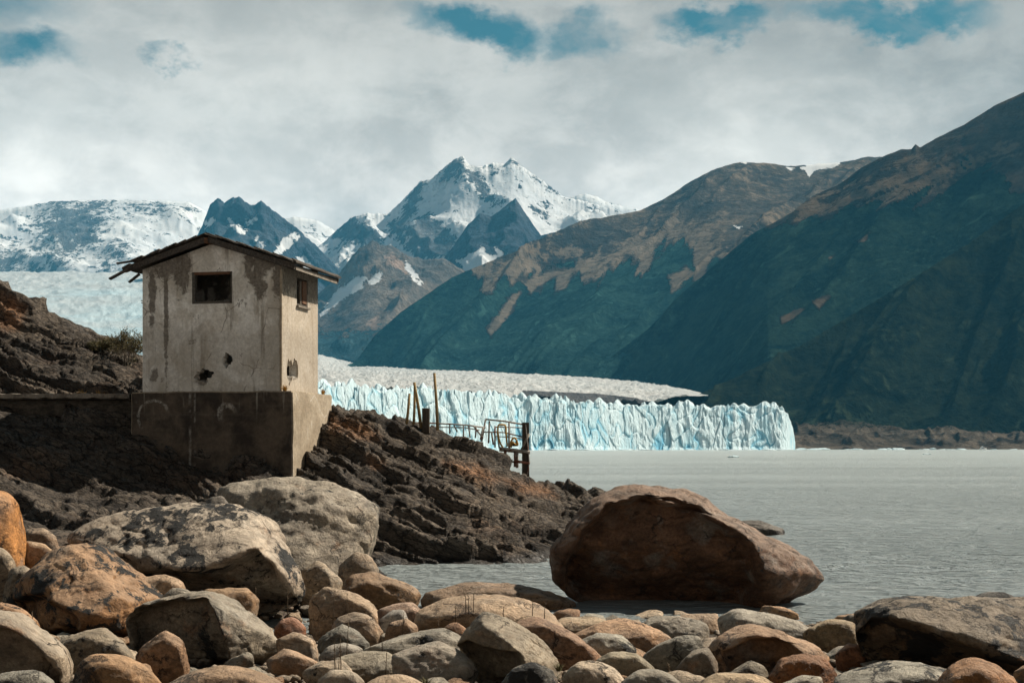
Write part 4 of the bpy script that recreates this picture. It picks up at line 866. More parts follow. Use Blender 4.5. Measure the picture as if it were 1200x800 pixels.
SM = [  # label, Y, outline, colour, lichen, rounding, rough
 ("tan boulder with cracked left side under the dark ridged one", 16.6, [(360, 724), (364, 697), (380, 688), (410, 693), (436, 706), (452, 730), (440, 744), (400, 746), (364, 742)], (.43, .31, .20), .12, 16, .05),
 ("rounded tan brown stone in front of the cracked tan boulder", 14.8, [(387, 740), (395, 724), (414, 717), (435, 722), (450, 743), (420, 754), (390, 752)], (.38, .28, .185), .12, 10, .04),
 ("dark grey angular stone with a steep black side", 13.5, [(371, 768), (375, 748), (400, 731), (418, 738), (434, 755), (428, 768), (400, 778), (375, 778)], (.21, .20, .165), .2, 26, .05),
 ("pale grey oval stone leaning on the dark angular one", 12.7, [(373, 770), (385, 757), (405, 753), (426, 761), (415, 775), (380, 777)], (.34, .31, .26), .1, 10, .04),
 ("long flat olive grey stone in the bottom row", 11.6, [(378, 788), (395, 770), (428, 763), (455, 764), (487, 792), (450, 802), (398, 800)], (.31, .265, .19), .08, 14, .03),
 ("grey boulder with swirling dark veins beside the long flat stone", 11.2, [(458, 768), (488, 756), (514, 751), (540, 764), (561, 786), (550, 804), (500, 810), (470, 794)], (.36, .32, .26), .33, 12, .05),
 ("small pale stone at the bottom edge below the olive grey slab", 10.0, [(371, 798), (388, 784), (410, 784), (428, 799), (410, 820), (374, 816)], (.47, .39, .29), .1, 10, .03),
 ("peach coloured stone cut by the bottom edge", 9.7, [(424, 804), (444, 790), (475, 790), (502, 803), (480, 826), (430, 826)], (.48, .345, .225), .08, 10, .03),
 ("long sloping grey slab between the veined boulder and the long tan one", 13.0, [(424, 764), (450, 753), (490, 745), (520, 737), (546, 750), (500, 764), (440, 770)], (.33, .30, .24), .2, 16, .04),
 ("small rust coloured stone above the veined grey boulder", 13.2, [(514, 748), (522, 733), (535, 729), (549, 739), (545, 755), (520, 757)], (.34, .175, .085), .2, 10, .05),
 ("reddish brown sloping boulder right of the big smooth beige one", 12.7, [(600, 730), (630, 722), (664, 739), (690, 760), (712, 780), (672, 794), (618, 776)], (.33, .19, .11), .2, 16, .05),
 ("cream coloured stone at the bottom edge", 10.3, [(658, 794), (675, 775), (700, 773), (722, 785), (734, 802), (700, 820), (660, 816)], (.54, .43, .31), .1, 12, .05),
 ("dark lichened stone sitting against the big smooth beige boulder", 10.0, [(586, 804), (600, 783), (622, 775), (645, 785), (657, 807), (620, 820)], (.19, .18, .15), .5, 12, .06),
 ("orange boulder with a cracked front near the water", 14.4, [(670, 744), (700, 729), (740, 724), (765, 734), (788, 750), (760, 764), (710, 762), (680, 754)], (.46, .27, .145), .12, 16, .05),
 ("grey stone right in front of the cracked orange boulder", 13.0, [(677, 752), (700, 741), (730, 743), (746, 763), (715, 770), (683, 767)], (.35, .33, .27), .25, 14, .04),
 ("olive brown stone above the small grey one at the bottom", 11.4, [(697, 774), (715, 763), (745, 764), (769, 784), (740, 796), (703, 792)], (.30, .255, .175), .25, 12, .04),
 ("smooth grey stone tilting up to the right", 12.2, [(752, 771), (770, 756), (800, 743), (819, 745), (824, 758), (812, 777), (780, 783)], (.30, .28, .225), .1, 12, .03),
 ("rounded grey brown stone cut by the bottom edge right of the cream one", 10.0, [(726, 804), (745, 784), (775, 784), (806, 802), (780, 820), (735, 820)], (.28, .25, .195), .2, 10, .04),
 ("long light grey boulder pointing right towards the lake", 15.5, [(841, 741), (845, 721), (860, 713), (900, 721), (935, 728), (966, 749), (950, 758), (900, 756), (845, 754)], (.37, .335, .27), .12, 18, .05),
 ("orange brown boulder with a black hollow under its right end", 12.3, [(830, 756), (858, 736), (880, 732), (920, 741), (956, 757), (972, 772), (930, 788), (870, 794), (832, 788)], (.37, .22, .12), .25, 20, .06),
 ("deep rust coloured lumpy stone", 10.7, [(900, 794), (914, 773), (940, 765), (966, 770), (982, 792), (975, 812), (920, 812)], (.33, .14, .05), .4, 12, .08),
 ("brown stone beside the left end of the massive dark boulder", 15.0, [(941, 740), (975, 724), (1000, 728), (1012, 752), (980, 761), (948, 758)], (.33, .24, .135), .3, 14, .06),
 ("small red brown stone tucked beside the massive dark boulder", 12.8, [(978, 768), (995, 753), (1011, 755), (1015, 771), (990, 779)], (.33, .155, .075), .1, 18, .04),
 ("small olive triangular stone in the bottom row", 10.8, [(848, 794), (880, 774), (895, 779), (904, 797), (870, 804)], (.30, .25, .17), .2, 16, .04),
 ("long tan stone cut by the bottom edge right of centre", 9.6, [(813, 804), (840, 788), (890, 791), (914, 806), (870, 826), (818, 824)], (.44, .32, .19), .08, 12, .04),
 ("pale flat stone in front of the rust lumpy one", 9.8, [(910, 807), (940, 791), (962, 792), (965, 812), (930, 820)], (.38, .35, .28), .25, 16, .05),
 ("dark triangular stone left of the black hollow", 11.8, [(788, 789), (810, 763), (830, 758), (842, 778), (830, 794)], (.19, .16, .12), .2, 16, .04),
 ("orange flat topped boulder at the bottom left", 10.0, [(84, 804), (90, 779), (112, 765), (140, 770), (170, 785), (192, 805), (150, 820), (88, 820)], (.44, .25, .115), .12, 14, .04),
 ("olive brown stone below the black crusted orange boulder", 12.1, [(58, 756), (90, 741), (120, 735), (146, 755), (163, 781), (120, 788), (72, 774)], (.30, .24, .165), .2, 14, .05),
 ("brown egg shaped stone under the black wedge face", 11.5, [(157, 779), (170, 753), (195, 739), (215, 752), (223, 788), (195, 804), (164, 799)], (.34, .205, .115), .3, 12, .06),
 ("broad reddish stone cut by the bottom edge below the wedge boulder", 9.8, [(193, 804), (220, 788), (255, 780), (300, 788), (332, 804), (300, 830), (208, 830)], (.36, .225, .125), .2, 12, .04),
 ("orange block between the whaleback and the wedge boulder", 15.9, [(232, 710), (240, 690), (290, 688), (304, 702), (304, 716), (270, 724), (236, 720)], (.44, .27, .14), .12, 24, .05),
 ("small smooth red stone right of the wedge boulder", 14.5, [(321, 738), (330, 725), (345, 723), (359, 737), (345, 748), (324, 746)], (.32, .145, .08), .05, 8, .03),
 ("peach stone with wavy layers beside the wedge boulder", 13.0, [(323, 750), (345, 740), (368, 748), (374, 767), (350, 774), (328, 766)], (.47, .335, .22), .1, 14, .05),
 ("flat orange slab right of the wedge boulder", 12.2, [(312, 774), (334, 760), (374, 777), (340, 790)], (.47, .285, .155), .05, 20, .04),
 ("brown stone behind the orange upright boulder", 20.6, [(22, 638), (30, 620), (50, 618), (66, 628), (70, 644), (40, 650)], (.29, .21, .14), .3, 14, .06),
 ("orange tan stone in front of the brown one at the left", 19.4, [(24, 654), (30, 633), (50, 636), (68, 651), (60, 666), (28, 666)], (.46, .29, .15), .12, 16, .05),
 ("grey brown stone at the left edge under the upright orange boulder", 17.6, [(-34, 655), (-6, 640), (10, 645), (20, 661), (5, 684), (-30, 692)], (.33, .26, .18), .2, 14, .05),
 ("dark stone left of the black crusted orange boulder", 17.0, [(3, 694), (12, 666), (30, 662), (42, 676), (26, 702), (4, 708)], (.24, .19, .13), .35, 12, .06),
 ("low rust stone above the broad boulder at the left edge", 13.2, [(-34, 720), (0, 705), (30, 717), (48, 732), (0, 744), (-30, 740)], (.38, .205, .095), .3, 14, .05),
 ("low tan stone wedged behind the wedge boulder", 16.8, [(148, 694), (164, 677), (190, 673), (215, 685), (222, 702), (160, 708)], (.42, .285, .175), .15, 12, .06),
 ("small pale grey stone wedged behind the wedge boulder", 16.1, [(186, 702), (200, 688), (220, 690), (234, 704), (200, 711)], (.36, .32, .25), .2, 12, .05),
 ("dark slate stone in the lower left corner", 9.0, [(-34, 804), (0, 788), (40, 785), (64, 800), (50, 826), (-30, 830)], (.21, .20, .165), .1, 12, .03),
 ("grey stone with wavy stripes at the water line", 16.0, [(743, 738), (760, 725), (790, 722), (826, 729), (832, 747), (790, 751)], (.38, .34, .27), .35, 12, .07),
 ("tan stone at the water line under the huge boulder", 18.4, [(786, 729), (800, 719), (840, 718), (848, 736), (830, 745), (798, 742)], (.44, .31, .20), .2, 16, .07),
 ("pale low stone at the water line left of the cracked orange boulder", 16.4, [(644, 734), (660, 723), (700, 722), (722, 734), (690, 745), (653, 743)], (.48, .36, .23), .08, 10, .04),
 ("small grey flat stone at the edge of the water", 18.4, [(673, 728), (690, 718), (706, 721), (714, 731), (685, 735)], (.34, .32, .26), .1, 12, .04),
 ("black hump of rock rising from the lake at the right edge", 17.2, [(1134, 705), (1152, 694), (1172, 692), (1192, 700), (1200, 708), (1150, 710)], (.045, .045, .042), .3, 10, .04),
 ("flat black rock in the lake behind the huge boulder", 41.0, [(838, 624), (862, 609), (890, 609), (920, 622), (916, 629), (850, 632)], (.05, .045, .04), .3, 14, .06),
 ("broken tan stone at the foot of the tall grey beige boulder", 22.2, [(392, 694), (398, 662), (418, 645), (436, 652), (446, 668), (426, 692)], (.37, .28, .19), .25, 26, .08),
 ("cracked beige stone between the whaleback and the tall boulder", 21.4, [(350, 702), (354, 668), (374, 656), (402, 682), (396, 704)], (.38, .30, .21), .25, 26, .08),
 ("small brown stone between tan boulders in the middle of the shore", 14.2, [(450, 744), (456, 730), (476, 724), (490, 734), (488, 750), (460, 756)], (.38, .25, .15), .25, 16, .07),
 ("white grey wedge stone behind the small brown one", 15.2, [(444, 726), (458, 714), (474, 714), (480, 728), (456, 736)], (.46, .43, .38), .1, 22, .04),
 ("flat pink tan stone left of the long tan boulder", 16.2, [(442, 716), (458, 708), (484, 705), (496, 716), (470, 724)], (.46, .31, .22), .1, 12, .05),
 ("small dark cobble in the gap under the rust stone", 12.2, [(556, 770), (540, 758), (526, 762), (530, 776), (548, 782)], (.17, .15, .12), .3, 12, .05),
 ("dark stone on the shore ridge beside the concrete base", 22.8, [(232, 600), (244, 584), (262, 580), (276, 600), (262, 620), (240, 618)], (.10, .085, .07), .4, 18, .07),
]
for i, (lb, Y, ol, c, li, p_, ro) in enumerate(SM):
    w_ = max(q[0] for q in ol) - min(q[0] for q in ol)
    boulder(lb, Y, ol, level=5 if w_ > 62 else 4, color=c, lich=li, p=p_, rough=ro, strat=.02, tilt=random.Random(i).uniform(-.6, .6), seed=50 + i * 3, fwd=0.55, hollow=(([(846, 764), (880, 750), (925, 760), (940, 782), (860, 800)], .3, 5),) if 'black hollow' in lb else ())

# cobbles filling the gaps
NAMED = []
for o in COL.objects:
    if o.name.startswith('boulder') and o.get('label'):
        bx_ = [v for v in o.bound_box]; hx_ = max(v[0] for v in bx_) - min(v[0] for v in bx_); hz_ = max(v[2] for v in bx_)
        l_ = o.location; wds = []
        for wd0 in o['label'].split():
            if wd0 in ('with', 'lying', 'standing', 'at', 'in', 'beside', 'under', 'below', 'above', 'left', 'right', 'between', 'wedged', 'cut', 'leaning', 'sitting', 'tucked', 'behind', 'pointing', 'rising', 'and', 'streaked', 'tilting', 'on') and len(wds) > 2: break
            wds.append(wd0)
        NAMED.append((600 + l_.x / l_.y * F, HY + (CZ - l_.z - hz_ * .5) / l_.y * F, hx_ / l_.y * F, ' '.join(wds[:8])))
rnd = random.Random(5)
bases = []
for k in range(12):
    r2 = random.Random(100 + k); pts = []
    ax, ay, az = r2.uniform(.8, 1.2), r2.uniform(.6, .9), r2.uniform(.42, .66)
    for j in range(16):
        v = Vector((r2.gauss(0, 1), r2.gauss(0, 1), r2.gauss(0, 1))).normalized(); pts.append((v.x * ax, v.y * ay, v.z * az))
    V, Fc = rock_mesh(pts, 4, 200 + k, r2.choice((9, 14, 20)), 0.07, 0.03, r2.uniform(-.5, .5), chip=.70, keep=0)
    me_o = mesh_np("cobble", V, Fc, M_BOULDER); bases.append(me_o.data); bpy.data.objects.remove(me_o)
cols = [(.42, .30, .19), (.36, .32, .25), (.30, .27, .21), (.40, .24, .13), (.48, .38, .27), (.22, .19, .15), (.34, .19, .10)]
placed = []
def cobble(x, y, r, cols_):
    c = rnd.choice(cols_); o = bpy.data.objects.new("cobble", rnd.choice(bases)); COL.objects.link(o)
    o.location = (x, y, Hs(x, y) + r * 0.22); o.scale = (r, r, r * rnd.uniform(.8, 1.15)); o.rotation_euler = (rnd.uniform(-.25, .25), rnd.uniform(-.25, .25), rnd.uniform(0, 6.28))
    j = rnd.uniform(1.0, 1.35); o.color = (c[0] * j, c[1] * j, c[2] * j, rnd.uniform(.02, .3))
    px_ = 600 + x / y * F; py_ = HY + (CZ - o.location.z) / y * F
    nb = min(NAMED, key=lambda q: abs(q[0] - px_) + 1.5 * abs(q[1] - py_))
    cn = {.42: 'tan', .36: 'grey beige', .30: 'olive grey', .40: 'orange', .48: 'pale', .22: 'dark grey', .34: 'rust brown'}[c[0]]
    wd_ = 'small' if r < .17 else 'medium'
    where = ('left of' if px_ < nb[0] - nb[2] * .3 else 'right of' if px_ > nb[0] + nb[2] * .3 else 'behind' if py_ < nb[1] else 'in front of')
    tag(o, ' '.join((wd_ + ' ' + cn + ' cobble just ' + where + ' the ' + nb[3]).split()[:16]), "rock", "small cobbles between the shore boulders")
tries = 0
while len(placed) < 230 and tries < 9000:
    tries += 1
    Y = rnd.uniform(7.5, 21.5); px = rnd.uniform(-40, 1240); x = (px - 600) / F * Y
    r = rnd.choice((.10, .13, .16, .2, .26)) * (0.8 + Y / 40)
    if all(math.hypot(x - a_, Y - b_) > (r + c_) * 0.8 for a_, b_, c_ in placed):
        placed.append((x, Y, r)); cobble(x, Y, r, cols)

# ------------------------------------------------------------------ the hut
def plaster_mat():
    m, n, b = mat("stained_plaster")
    co = n.node('ShaderNodeTexCoord').outputs['Object']
    sp = n.node('ShaderNodeSeparateXYZ'); n.l.new(co, sp.inputs[0]); X_, Y_, Z_ = sp.outputs
    warp = n.noise(co, 1.6, 6, 0.65, 0.6); fine = n.noise(co, 14, 8, 0.7); streak = n.noise(n.vmath('MULTIPLY', co, (3.2, 3.2, 0.30)), 1.3, 7, 0.68, 0.3)
    blot = n.noise(co, 0.85, 8, 0.68, 0.8)
    base = n.mix(n.ramp(blot, 0.40, 0.60), (0.60, 0.56, 0.49), (0.86, 0.83, 0.77))
    base = n.mix(n.ramp(warp, 0.48, 0.62, 0, 0.45), base, (0.52, 0.46, 0.375))
    base = n.mix(n.ramp(streak, 0.52, 0.66, 0, 0.80), base, (0.27, 0.235, 0.19))
    base = n.mix(n.ramp(n.noise(co, 3.0, 9, 0.72, 0.3), 0.55, 0.66, 0, 0.45), base, (0.80, 0.77, 0.70))
    wash = n.math('MULTIPLY', n.ramp(n.noise(n.vmath('MULTIPLY', n.vmath('ADD', co, (3, 1, 7)), (1, 1, .55)), 1.25, 8, 0.7, 0.7), 0.50, 0.60), n.ramp(fine, 0.30, 0.60, 0.4, 1.0))
    base = n.mix(n.math('MULTIPLY', wash, 0.45), base, (0.40, 0.335, 0.255))
    chipd = n.ramp(n.noise(n.vmath('ADD', co, (8, 2, 3)), 2.4, 9, 0.74, 0.2), 0.615, 0.635)
    base = n.mix(n.math('MULTIPLY', chipd, 0.8), base, (0.22, 0.19, 0.155))
    hair = n.node('ShaderNodeTexVoronoi', feature='DISTANCE_TO_EDGE'); n.put(hair.inputs['Vector'], n.vmath('ADD', co, n.scale(n.node('ShaderNodeTexNoise').outputs[1], 0.4))); hair.inputs['Scale'].default_value = 0.75
    base = n.mix(n.math('MULTIPLY', n.ramp(hair.outputs[0], 0.010, 0.003), n.ramp(warp, 0.46, 0.54, 0, 0.7)), base, (0.16, 0.135, 0.11))
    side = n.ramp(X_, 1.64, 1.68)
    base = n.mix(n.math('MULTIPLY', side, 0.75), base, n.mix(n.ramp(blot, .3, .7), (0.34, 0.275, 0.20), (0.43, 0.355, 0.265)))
    def ell(cx, cz, rx, rz, lo=1.15, hi=0.75):
        dx = n.math('DIVIDE', n.math('SUBTRACT', X_, cx), rx); dz = n.math('DIVIDE', n.math('SUBTRACT', Z_, cz), rz)
        r_ = n.math('SQRT', n.math('ADD', n.math('MULTIPLY', dx, dx), n.math('MULTIPLY', dz, dz)))
        r_ = n.math('ADD', r_, n.math('MULTIPLY', n.math('SUBTRACT', n.noise(co, 3.2, 9, 0.74, 0.5), 0.5), 3.4))
        return n.ramp(r_, lo, hi)
    st = None
    for c in ((0.90, 5.72, .12, .45), (1.08, 5.30, .24, .26), (1.20, 5.06, .16, .25), (1.62, 5.35, .16, .5), (-0.80, 5.50, .26, .5), (-1.20, 4.6, .06, 1.5), (-1.56, 5.0, .10, .8), (-1.2, 5.55, .5, .22), (1.35, 5.65, .5, .2),
              (-1.50, 3.0, .10, .16), (-0.30, 2.86, .16, .10)):
        q = ell(*c); st = q if st is None else n.math('MAXIMUM', st, q)
    eave = n.math('MULTIPLY', n.ramp(n.math('ADD', Z_, n.math('MULTIPLY', n.math('SUBTRACT', streak, 0.5), 1.5)), 5.35, 5.75), n.ramp(n.math('ABSOLUTE', X_), 0.9, 1.5))
    st = n.math('MAXIMUM', st, n.math('MULTIPLY', eave, 0.8))
    dk = n.mix(n.ramp(fine, .3, .7), (0.085, 0.070, 0.055), (0.19, 0.16, 0.125))
    base = n.mix(n.math('MULTIPLY', st, 0.85), base, dk)
    damp = n.math('MULTIPLY', n.ramp(n.math('ADD', Z_, n.math('MULTIPLY', n.math('SUBTRACT', warp, 0.5), 1.3)), 4.35, 3.9), 0.30)
    base = n.mix(damp, base, (0.27, 0.24, 0.20))
    base = n.mix(1.0, base, n.vmath('MULTIPLY', (1, 1, 1), n.ramp(fine, 0.3, 0.7, 0.82, 1.14)), 'MULTIPLY')
    n.l.new(base, b.inputs['Base Color']); b.inputs['Roughness'].default_value = 0.9
    bump(n, b, n.math('ADD', n.math('MULTIPLY', fine, 0.6), n.math('ADD', warp, n.math('MULTIPLY', st, -0.4))), 0.5, 0.03)
    return m
def plinth_mat():
    m, n, b = mat("stained_concrete")
    co = n.node('ShaderNodeTexCoord').outputs['Object']
    sp = n.node('ShaderNodeSeparateXYZ'); n.l.new(co, sp.inputs[0]); X_, Y_, Z_ = sp.outputs
    fine = n.noise(co, 12, 8, 0.7); blot = n.noise(co, 1.1, 7, 0.65, 0.5); streak = n.noise(n.vmath('MULTIPLY', co, (4.5, 4.5, 0.3)), 1.5, 6, 0.6, 0.2)
    lines = n.noise(n.vmath('MULTIPLY', co, (0.25, 0.25, 5)), 1.5, 4, 0.6, 0.1)
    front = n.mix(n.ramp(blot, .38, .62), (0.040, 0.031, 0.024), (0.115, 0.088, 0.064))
    front = n.mix(n.ramp(lines, 0.55, 0.68, 0, 0.3), front, (0.14, 0.115, 0.09))
    drip = n.math('MULTIPLY', n.ramp(streak, 0.58, 0.68), n.ramp(n.math('ADD', Z_, n.math('MULTIPLY', blot, 1.6)), 2.6, 3.4))
    front = n.mix(n.math('MULTIPLY', drip, 0.85), front, (0.33, 0.30, 0.25))
    def ring(cx, cz, r, wd, half=True):
        dx = n.math('SUBTRACT', X_, cx); dz = n.math('SUBTRACT', Z_, cz)
        d_ = n.math('SQRT', n.math('ADD', n.math('MULTIPLY', dx, dx), n.math('MULTIPLY', dz, dz)))
        d_ = n.math('ADD', d_, n.math('MULTIPLY', n.math('SUBTRACT', n.noise(co, 5, 6, 0.7), 0.5), 0.16))
        k = n.ramp(n.math('ABSOLUTE', n.math('SUBTRACT', d_, r)), wd, wd * 0.25)
        if half: k = n.math('MULTIPLY', k, n.ramp(n.math('ADD', dz, n.math('MULTIPLY', dx, -0.6)), -0.15, 0.15))
        return n.math('MULTIPLY', k, n.ramp(fine, 0.35, 0.6))
    rings = n.math('MAXIMUM', ring(-1.45, 2.02, .40, .05), ring(0.42, 2.1, .20, .09))
    vert = n.math('MULTIPLY', n.ramp(n.math('ABSOLUTE', n.math('ADD', X_, 0.52)), 0.05, 0.01), n.ramp(n.noise(co, 3, 5, 0.7), 0.42, 0.6))
    vert2 = n.math('MULTIPLY', n.ramp(n.math('ABSOLUTE', n.math('ADD', X_, 0.40)), 0.035, 0.01), n.ramp(n.noise(co, 4, 5, 0.7), 0.45, 0.6))
    front = n.mix(n.math('MULTIPLY', n.math('MAXIMUM', rings, n.math('MULTIPLY', n.math('MAXIMUM', vert, vert2), .55)), 0.75), front, (0.42, 0.39, 0.34))
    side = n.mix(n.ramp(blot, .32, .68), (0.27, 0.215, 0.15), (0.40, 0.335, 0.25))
    vor = n.node('ShaderNodeTexVoronoi', feature='DISTANCE_TO_EDGE'); n.put(vor.inputs['Vector'], n.vmath('ADD', co, n.scale(n.node('ShaderNodeTexNoise').outputs[1], 0.25))); vor.inputs['Scale'].default_value = 0.9
    crk = n.math('MULTIPLY', n.ramp(vor.outputs[0], 0.014, 0.004), n.ramp(blot, 0.45, 0.55))
    side = n.mix(n.math('MULTIPLY', crk, 0.7), side, (0.52, 0.48, 0.42))
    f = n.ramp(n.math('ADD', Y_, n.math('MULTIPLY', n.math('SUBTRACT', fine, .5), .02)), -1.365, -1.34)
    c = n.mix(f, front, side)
    c = n.mix(1.0, c, n.vmath('MULTIPLY', (1, 1, 1), n.ramp(fine, 0.3, 0.7, 0.78, 1.18)), 'MULTIPLY')
    n.l.new(c, b.inputs['Base Color']); b.inputs['Roughness'].default_value = 0.88
    bump(n, b, n.math('ADD', n.math('ADD', n.math('MULTIPLY', fine, 0.5), blot), n.math('MULTIPLY', lines, 0.35)), 0.55, 0.035)
    return m
def wood_mat(name, c1, c2, sc=(1.2, 9, 9), rust_=0.0):
    m, n, b = mat(name)
    co = n.node('ShaderNodeTexCoord').outputs['Object']
    v = n.vmath('MULTIPLY', co, sc)
    a = n.noise(v, 2.2, 7, 0.65, 0.4); f = n.noise(co, 25, 5, 0.7)
    c = n.mix(n.ramp(a, .32, .68), c1, c2)
    c = n.mix(1.0, c, n.vmath('MULTIPLY', (1, 1, 1), n.ramp(f, 0.3, 0.7, 0.75, 1.2)), 'MULTIPLY')
    if rust_: c = n.mix(n.ramp(n.noise(co, 3.0, 5, .6), .5, .6, 0, rust_), c, (0.20, 0.065, 0.03))
    n.l.new(c, b.inputs['Base Color']); b.inputs['Roughness'].default_value = 0.85
    bump(n, b, n.math('ADD', a, n.math('MULTIPLY', f, .4)), 0.6, 0.01)
    return m
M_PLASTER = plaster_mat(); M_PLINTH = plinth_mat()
M_ROOF = wood_mat("weathered_roof_board", (0.035, 0.030, 0.026), (0.105, 0.088, 0.072), (9, 1.2, 9))
M_FRAME = wood_mat("window_wood", (0.055, 0.050, 0.043), (0.12, 0.105, 0.085))
M_FRAMER = wood_mat("reddish_lintel_wood", (0.11, 0.055, 0.030), (0.17, 0.09, 0.05))
M_POLE = wood_mat("golden_pole_wood", (0.20, 0.135, 0.06), (0.36, 0.26, 0.12), (6, 6, 0.8))
M_POST = wood_mat("dark_post_wood", (0.035, 0.028, 0.022), (0.085, 0.068, 0.050), (7, 7, 0.8))
M_STEEL = wood_mat("rusty_grey_steel", (0.22, 0.20, 0.18), (0.42, 0.39, 0.35), (3, 3, 3), 0.8)
M_REDST = wood_mat("red_painted_beam", (0.20, 0.07, 0.045), (0.32, 0.16, 0.11), (3, 3, 3))
M_CONC = wood_mat("pale_concrete", (0.13, 0.11, 0.09), (0.30, 0.26, 0.21), (2, 2, 2))
M_ROPE = wood_mat("yellow_hose", (0.42, 0.24, 0.05), (0.62, 0.38, 0.09), (3, 3, 3))
M_DRIFT = wood_mat("bleached_root", (0.22, 0.20, 0.17), (0.46, 0.42, 0.36), (3, 3, 1))
M_STEM = wood_mat("dry_stem", (0.055, 0.040, 0.028), (0.13, 0.09, 0.05), (3, 3, 1))
M_TUFT = wood_mat("orange_dry_grass", (0.34, 0.16, 0.03), (0.50, 0.30, 0.07), (3, 3, 1))
M_BARK = wood_mat("grey_twig", (0.09, 0.075, 0.055), (0.20, 0.165, 0.12), (3, 3, 1))
M_LEAF = wood_mat("shrub_leaf", (0.075, 0.070, 0.030), (0.15, 0.125, 0.055), (3, 3, 3))
M_WHITE = wood_mat("white_boat_paint", (0.74, 0.74, 0.73), (0.80, 0.80, 0.79), (1, 1, 1))
M_BOATD = wood_mat("dark_boat_glass", (0.02, 0.025, 0.03), (0.04, 0.045, 0.05), (1, 1, 1))

WP, LP, ZB0 = 4.075, 2.75, 1.20
th = R(12)
def hl(a_, b_, z_): return Vector((a_ - WP / 2, b_ - LP / 2, z_ - ZB0))
hut = bpy.data.objects.new("concrete_hut", None); COL.objects.link(hut)
o_ = Vector((-9.075, 33.85, 0))
ex = Vector((math.cos(th), -math.sin(th), 0)); ey = Vector((math.sin(th), math.cos(th), 0))
hut.location = o_ + ex * WP / 2 + ey * LP / 2 + Vector((0, 0, ZB0)); hut.rotation_euler = (0, 0, -th)
tag(hut, "small abandoned gabled hut of stained plaster on a tall dark concrete base", "building")

def prism(bm, prof, y0, y1):
    a_ = [bm.verts.new(hl(x, y0, z)) for x, z in prof]; b_ = [bm.verts.new(hl(x, y1, z)) for x, z in prof]
    bm.faces.new(a_[::-1]); bm.faces.new(b_)
    for i in range(len(prof)):
        j = (i + 1) % len(prof); bm.faces.new([a_[i], a_[j], b_[j], b_[i]])
def tmp(bm):
    bmesh.ops.recalc_face_normals(bm, faces=bm.faces)
    me = bpy.data.meshes.new("cutter"); bm.to_mesh(me); bm.free(); o = bpy.data.objects.new("cutter", me); COL.objects.link(o); return o
def blob(c, r, seed):
    bm = bmesh.new(); bmesh.ops.create_icosphere(bm, subdivisions=3, radius=1)
    for v in bm.verts:
        k = 1 + 0.75 * float(gn(np.array([v.co[:]]) * 1.9 + seed, seed)[0]); v.co = Vector((v.co.x * r[0] * k, v.co.y * r[1], v.co.z * r[2] * k)) + c
    return tmp(bm)
ze, za, z0w = 6.75, 7.31, 3.78
xl, xr, yf, yb2 = 0.233, WP - 0.33, 0.15, 2.63; xm = (xl + xr) / 2
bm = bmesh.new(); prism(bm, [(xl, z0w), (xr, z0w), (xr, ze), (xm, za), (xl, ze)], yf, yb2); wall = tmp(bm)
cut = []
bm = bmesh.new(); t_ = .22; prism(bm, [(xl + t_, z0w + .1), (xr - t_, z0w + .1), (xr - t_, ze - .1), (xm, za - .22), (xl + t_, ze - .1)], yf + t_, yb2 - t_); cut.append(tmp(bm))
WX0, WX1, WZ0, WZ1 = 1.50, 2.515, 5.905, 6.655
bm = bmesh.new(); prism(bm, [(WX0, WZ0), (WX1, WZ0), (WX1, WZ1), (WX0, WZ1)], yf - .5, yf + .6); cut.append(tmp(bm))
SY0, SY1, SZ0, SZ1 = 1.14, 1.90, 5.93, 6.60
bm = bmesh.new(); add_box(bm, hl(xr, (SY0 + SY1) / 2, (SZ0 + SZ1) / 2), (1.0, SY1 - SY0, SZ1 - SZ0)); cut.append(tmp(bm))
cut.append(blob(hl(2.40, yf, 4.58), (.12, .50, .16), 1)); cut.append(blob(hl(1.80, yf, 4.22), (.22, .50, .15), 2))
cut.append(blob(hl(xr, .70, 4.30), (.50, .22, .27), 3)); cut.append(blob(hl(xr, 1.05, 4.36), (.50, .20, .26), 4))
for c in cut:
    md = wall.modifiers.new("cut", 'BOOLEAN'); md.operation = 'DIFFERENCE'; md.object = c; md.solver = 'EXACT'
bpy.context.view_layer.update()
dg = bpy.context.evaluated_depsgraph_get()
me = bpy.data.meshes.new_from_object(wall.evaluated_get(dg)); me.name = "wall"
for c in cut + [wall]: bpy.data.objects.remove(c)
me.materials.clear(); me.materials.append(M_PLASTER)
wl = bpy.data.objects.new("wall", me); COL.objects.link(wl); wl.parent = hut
# corner bead standing proud on the right edge
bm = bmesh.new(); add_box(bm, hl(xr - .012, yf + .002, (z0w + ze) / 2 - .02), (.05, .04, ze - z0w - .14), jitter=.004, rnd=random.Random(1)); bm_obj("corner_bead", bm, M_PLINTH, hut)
# concrete base with worn edges
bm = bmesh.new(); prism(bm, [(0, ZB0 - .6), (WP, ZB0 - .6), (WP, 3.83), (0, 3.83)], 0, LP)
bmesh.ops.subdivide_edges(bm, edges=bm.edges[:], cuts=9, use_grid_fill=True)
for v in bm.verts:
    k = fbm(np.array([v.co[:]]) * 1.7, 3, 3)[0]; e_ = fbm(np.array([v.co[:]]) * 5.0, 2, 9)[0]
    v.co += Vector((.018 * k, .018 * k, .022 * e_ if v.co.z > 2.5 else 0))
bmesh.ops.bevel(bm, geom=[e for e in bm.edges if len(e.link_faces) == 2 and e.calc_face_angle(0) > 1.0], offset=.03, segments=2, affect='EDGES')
bm_obj("base", bm, M_PLINTH, hut, smooth=False)
